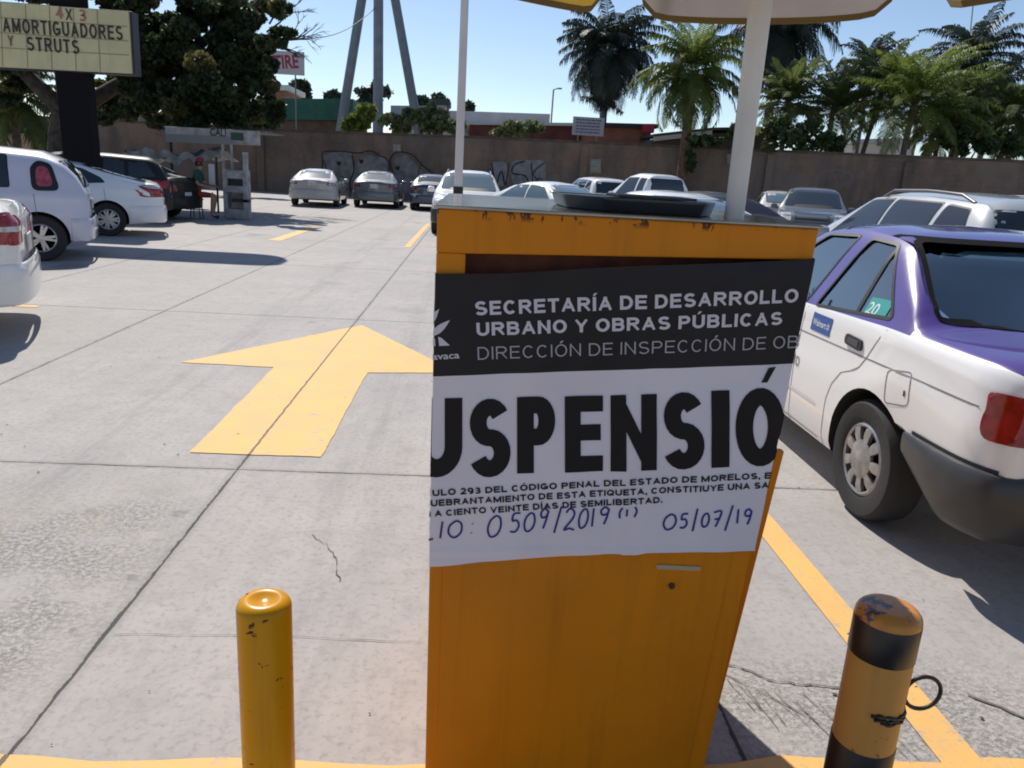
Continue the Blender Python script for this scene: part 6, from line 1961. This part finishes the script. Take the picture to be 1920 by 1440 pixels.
bush('shade_hedge', 'dark leafy hedge in the shade below the big tree', (300, 235), 36, [(190, 215, 26, 16), (260, 205, 40, 26), (340, 205, 46, 30), (420, 205, 46, 30), (500, 222, 26, 16), (20, 230, 40, 30), (75, 260, 22, 20), (172, 265, 8, 30), (480, 232, 30, 10)], 7000, lm_dark, .2, stem=False, cat='hedge')  # clumps above the wall top added partly to darken the wall

# ------------------------------------------------------------------ attendant under the shelter
def person():
    pc = at(368, 350, 20.3)
    root = empty('person', (pc.x, 20.3, 0), 0, 'person in red cap and dark green shirt sitting by the shelter facing right', 'person')
    # joints in metres, facing +x, seated on a stool
    J = {'pel': (0, 0, .62), 'wst': (.0, 0, .80), 'chs': (.04, 0, 1.02), 'nck': (.08, 0, 1.20), 'hd0': (.105, 0, 1.28), 'hd1': (.125, 0, 1.36), 'hd2': (.11, 0, 1.45),
         'hipL': (.03, -.10, .60), 'kneL': (.44, -.13, .60), 'ankL': (.40, -.13, .12), 'toeL': (.56, -.14, .05),
         'hipR': (.03, .10, .60), 'kneR': (.42, .14, .58), 'ankR': (.34, .14, .12), 'toeR': (.50, .15, .05),
         'shL': (.06, -.18, 1.13), 'elL': (.10, -.24, .86), 'wrL': (.33, -.18, .80), 'hnL': (.42, -.15, .80),
         'shR': (.06, .18, 1.13), 'elR': (.12, .25, .87), 'wrR': (.34, .16, .82), 'hnR': (.42, .13, .82)}
    E = [('pel', 'wst'), ('wst', 'chs'), ('chs', 'nck'), ('nck', 'hd0'), ('hd0', 'hd1'), ('hd1', 'hd2')]
    for s in 'LR':
        E += [('pel', 'hip'+s), ('hip'+s, 'kne'+s), ('kne'+s, 'ank'+s), ('ank'+s, 'toe'+s), ('chs', 'sh'+s), ('sh'+s, 'el'+s), ('el'+s, 'wr'+s), ('wr'+s, 'hn'+s)]
    rad = {'pel': .145, 'wst': .135, 'chs': .15, 'nck': .058, 'hd0': .062, 'hd1': .092, 'hd2': .075, 'hip': .09, 'kne': .06, 'ank': .04, 'toe': .035, 'sh': .062, 'el': .044, 'wr': .030, 'hn': .034}
    nm = list(J)
    me = bpy.data.meshes.new('body')
    me.from_pydata([J[k] for k in nm], [(nm.index(a), nm.index(b)) for a, b in E], [])
    o = bpy.data.objects.new('body', me); COL.objects.link(o)
    sk = o.modifiers.new('skin', 'SKIN')
    for i, k in enumerate(nm):
        rr = rad.get(k, rad.get(k[:-1], .05))
        me.skin_vertices[0].data[i].radius = (rr, rr)
    me.skin_vertices[0].data[0].use_root = True
    ss = o.modifiers.new('sub', 'SUBSURF'); ss.levels = 2; ss.render_levels = 2
    dg = bpy.context.evaluated_depsgraph_get()
    m2 = bpy.data.meshes.new_from_object(o.evaluated_get(dg))
    o.modifiers.clear(); o.data = m2; bpy.data.meshes.remove(me)
    skin = mat('brown skin', (0.36, 0.21, 0.14), .55); shirt = mat('dark green shirt', (0.02, 0.075, 0.06), .85, var=.2, vscale=12)
    sho = mat('red shorts', (0.30, 0.05, 0.03), .85, var=.2, vscale=12); shoe = mat('dark shoe', (.02, .02, .02), .6)
    for q in (skin, shirt, sho, shoe): m2.materials.append(q)
    for f in m2.polygons:
        c = f.center; i = 0
        if .66 < c.z < 1.215 and (abs(c.y) < .17 or c.z > .93) and c.x < .24: i = 1
        if c.z > 1.215 or (c.z > 1.19 and abs(c.y) < .07 and c.x > .10): i = 0
        if .47 < c.z <= .70 and c.x < .40 and not (c.z > .68 and abs(c.y) > .16): i = 2
        if c.z < .10: i = 3
        f.material_index = i
    m2.shade_smooth(); o.parent = root
    cap = MB(); cap.lathe([(.100, 1.395), (.100, 1.43), (.082, 1.475), (.045, 1.50), (.004, 1.505)], 18, c=(.115, 0, 0)); cap.prism([(.19, -.07, 1.40), (.29, -.05, 1.392), (.31, 0, 1.39), (.29, .05, 1.392), (.19, .07, 1.40)], (0, 0, .012)); cap.build('cap', mat('red cap', (0.28, 0.03, 0.03), .8), root, 40)
    h = MB(); h.lathe([(.085, 1.29), (.098, 1.34), (.1005, 1.394)], 16, c=(.095, 0, 0)); h.build('hair', mat('black hair', (0.012, 0.010, 0.009), .7), root, 50)
    fc = MB(); fc.add([(.205, -.012, 1.315), (.205, .012, 1.315), (.236, 0, 1.318), (.212, 0, 1.365)], [(0, 1, 2), (0, 2, 3), (1, 3, 2)]); fc.build('nose', skin, root)
    for sy in (-1, 1):
        e = MB(); e.lathe([(.002, -.008), (.011, 0), (.002, .008)], 8, 'x', (.205, sy*.032, 1.365)); e.build('eye', mat('eye dark', (.03, .02, .02), .3), root)
        e = MB(); e.lathe([(.004, -.010), (.022, 0), (.004, .010)], 8, 'y', (.115, sy*.098, 1.345)); e.build('ear', skin, root)
        for k in range(5):
            f = MB(); y0 = sy*.14+(-.028+.014*k)*(1 if k < 4 else 0); x0 = .44 if sy < 0 else .44; z0 = .80 if sy < 0 else .82
            if k == 4: f.tube([(.40, y0-sy*.03, z0+.015), (.435, y0-sy*.045, z0+.012), (.455, y0-sy*.035, z0)], [.010, .009, .007], 6)
            else:
                L = (.055, .068, .064, .048)[k]
                f.tube([(x0, y0, z0), (x0+L*.5, y0, z0-.006), (x0+L*.8, y0, z0-.026), (x0+L*.75, y0, z0-.045)], [.009, .009, .008, .007], 6)
            f.build('finger', skin, root, 60)
    st = empty('stool', (pc.x-.02, 20.3, 0), 0, 'small dark stool under the person by the shelter', 'stool')
    s_ = MB(); s_.lathe([(.17, .46), (.18, .475), (.17, .49)], 18); s_.build('seat', M_black, st, 40)
    for a in range(4):
        t = PI/4+a*PI/2; l = MB(); l.tube([(.17*math.cos(t), .17*math.sin(t), 0), (.12*math.cos(t), .12*math.sin(t), .46)], .014, 6); l.build('leg', M_black, st)
person()

# thin overhead cable from the tree towards the tower
A_, B_ = at(560, 72, 40), at(705, 14, 47.5)
cb = empty('overhead_cable', A_, 0, 'thin slack overhead cable running from the tree to the tripod tower', 'cable')
mb = MB(); mb.tube([(B_-A_)*t+Vector((0, 0, -.5*math.sin(PI*t))) for t in [i/12 for i in range(13)]], .022, 5); mb.build('wire', mat('dark cable', (0.05, 0.05, 0.055), .6), cb)
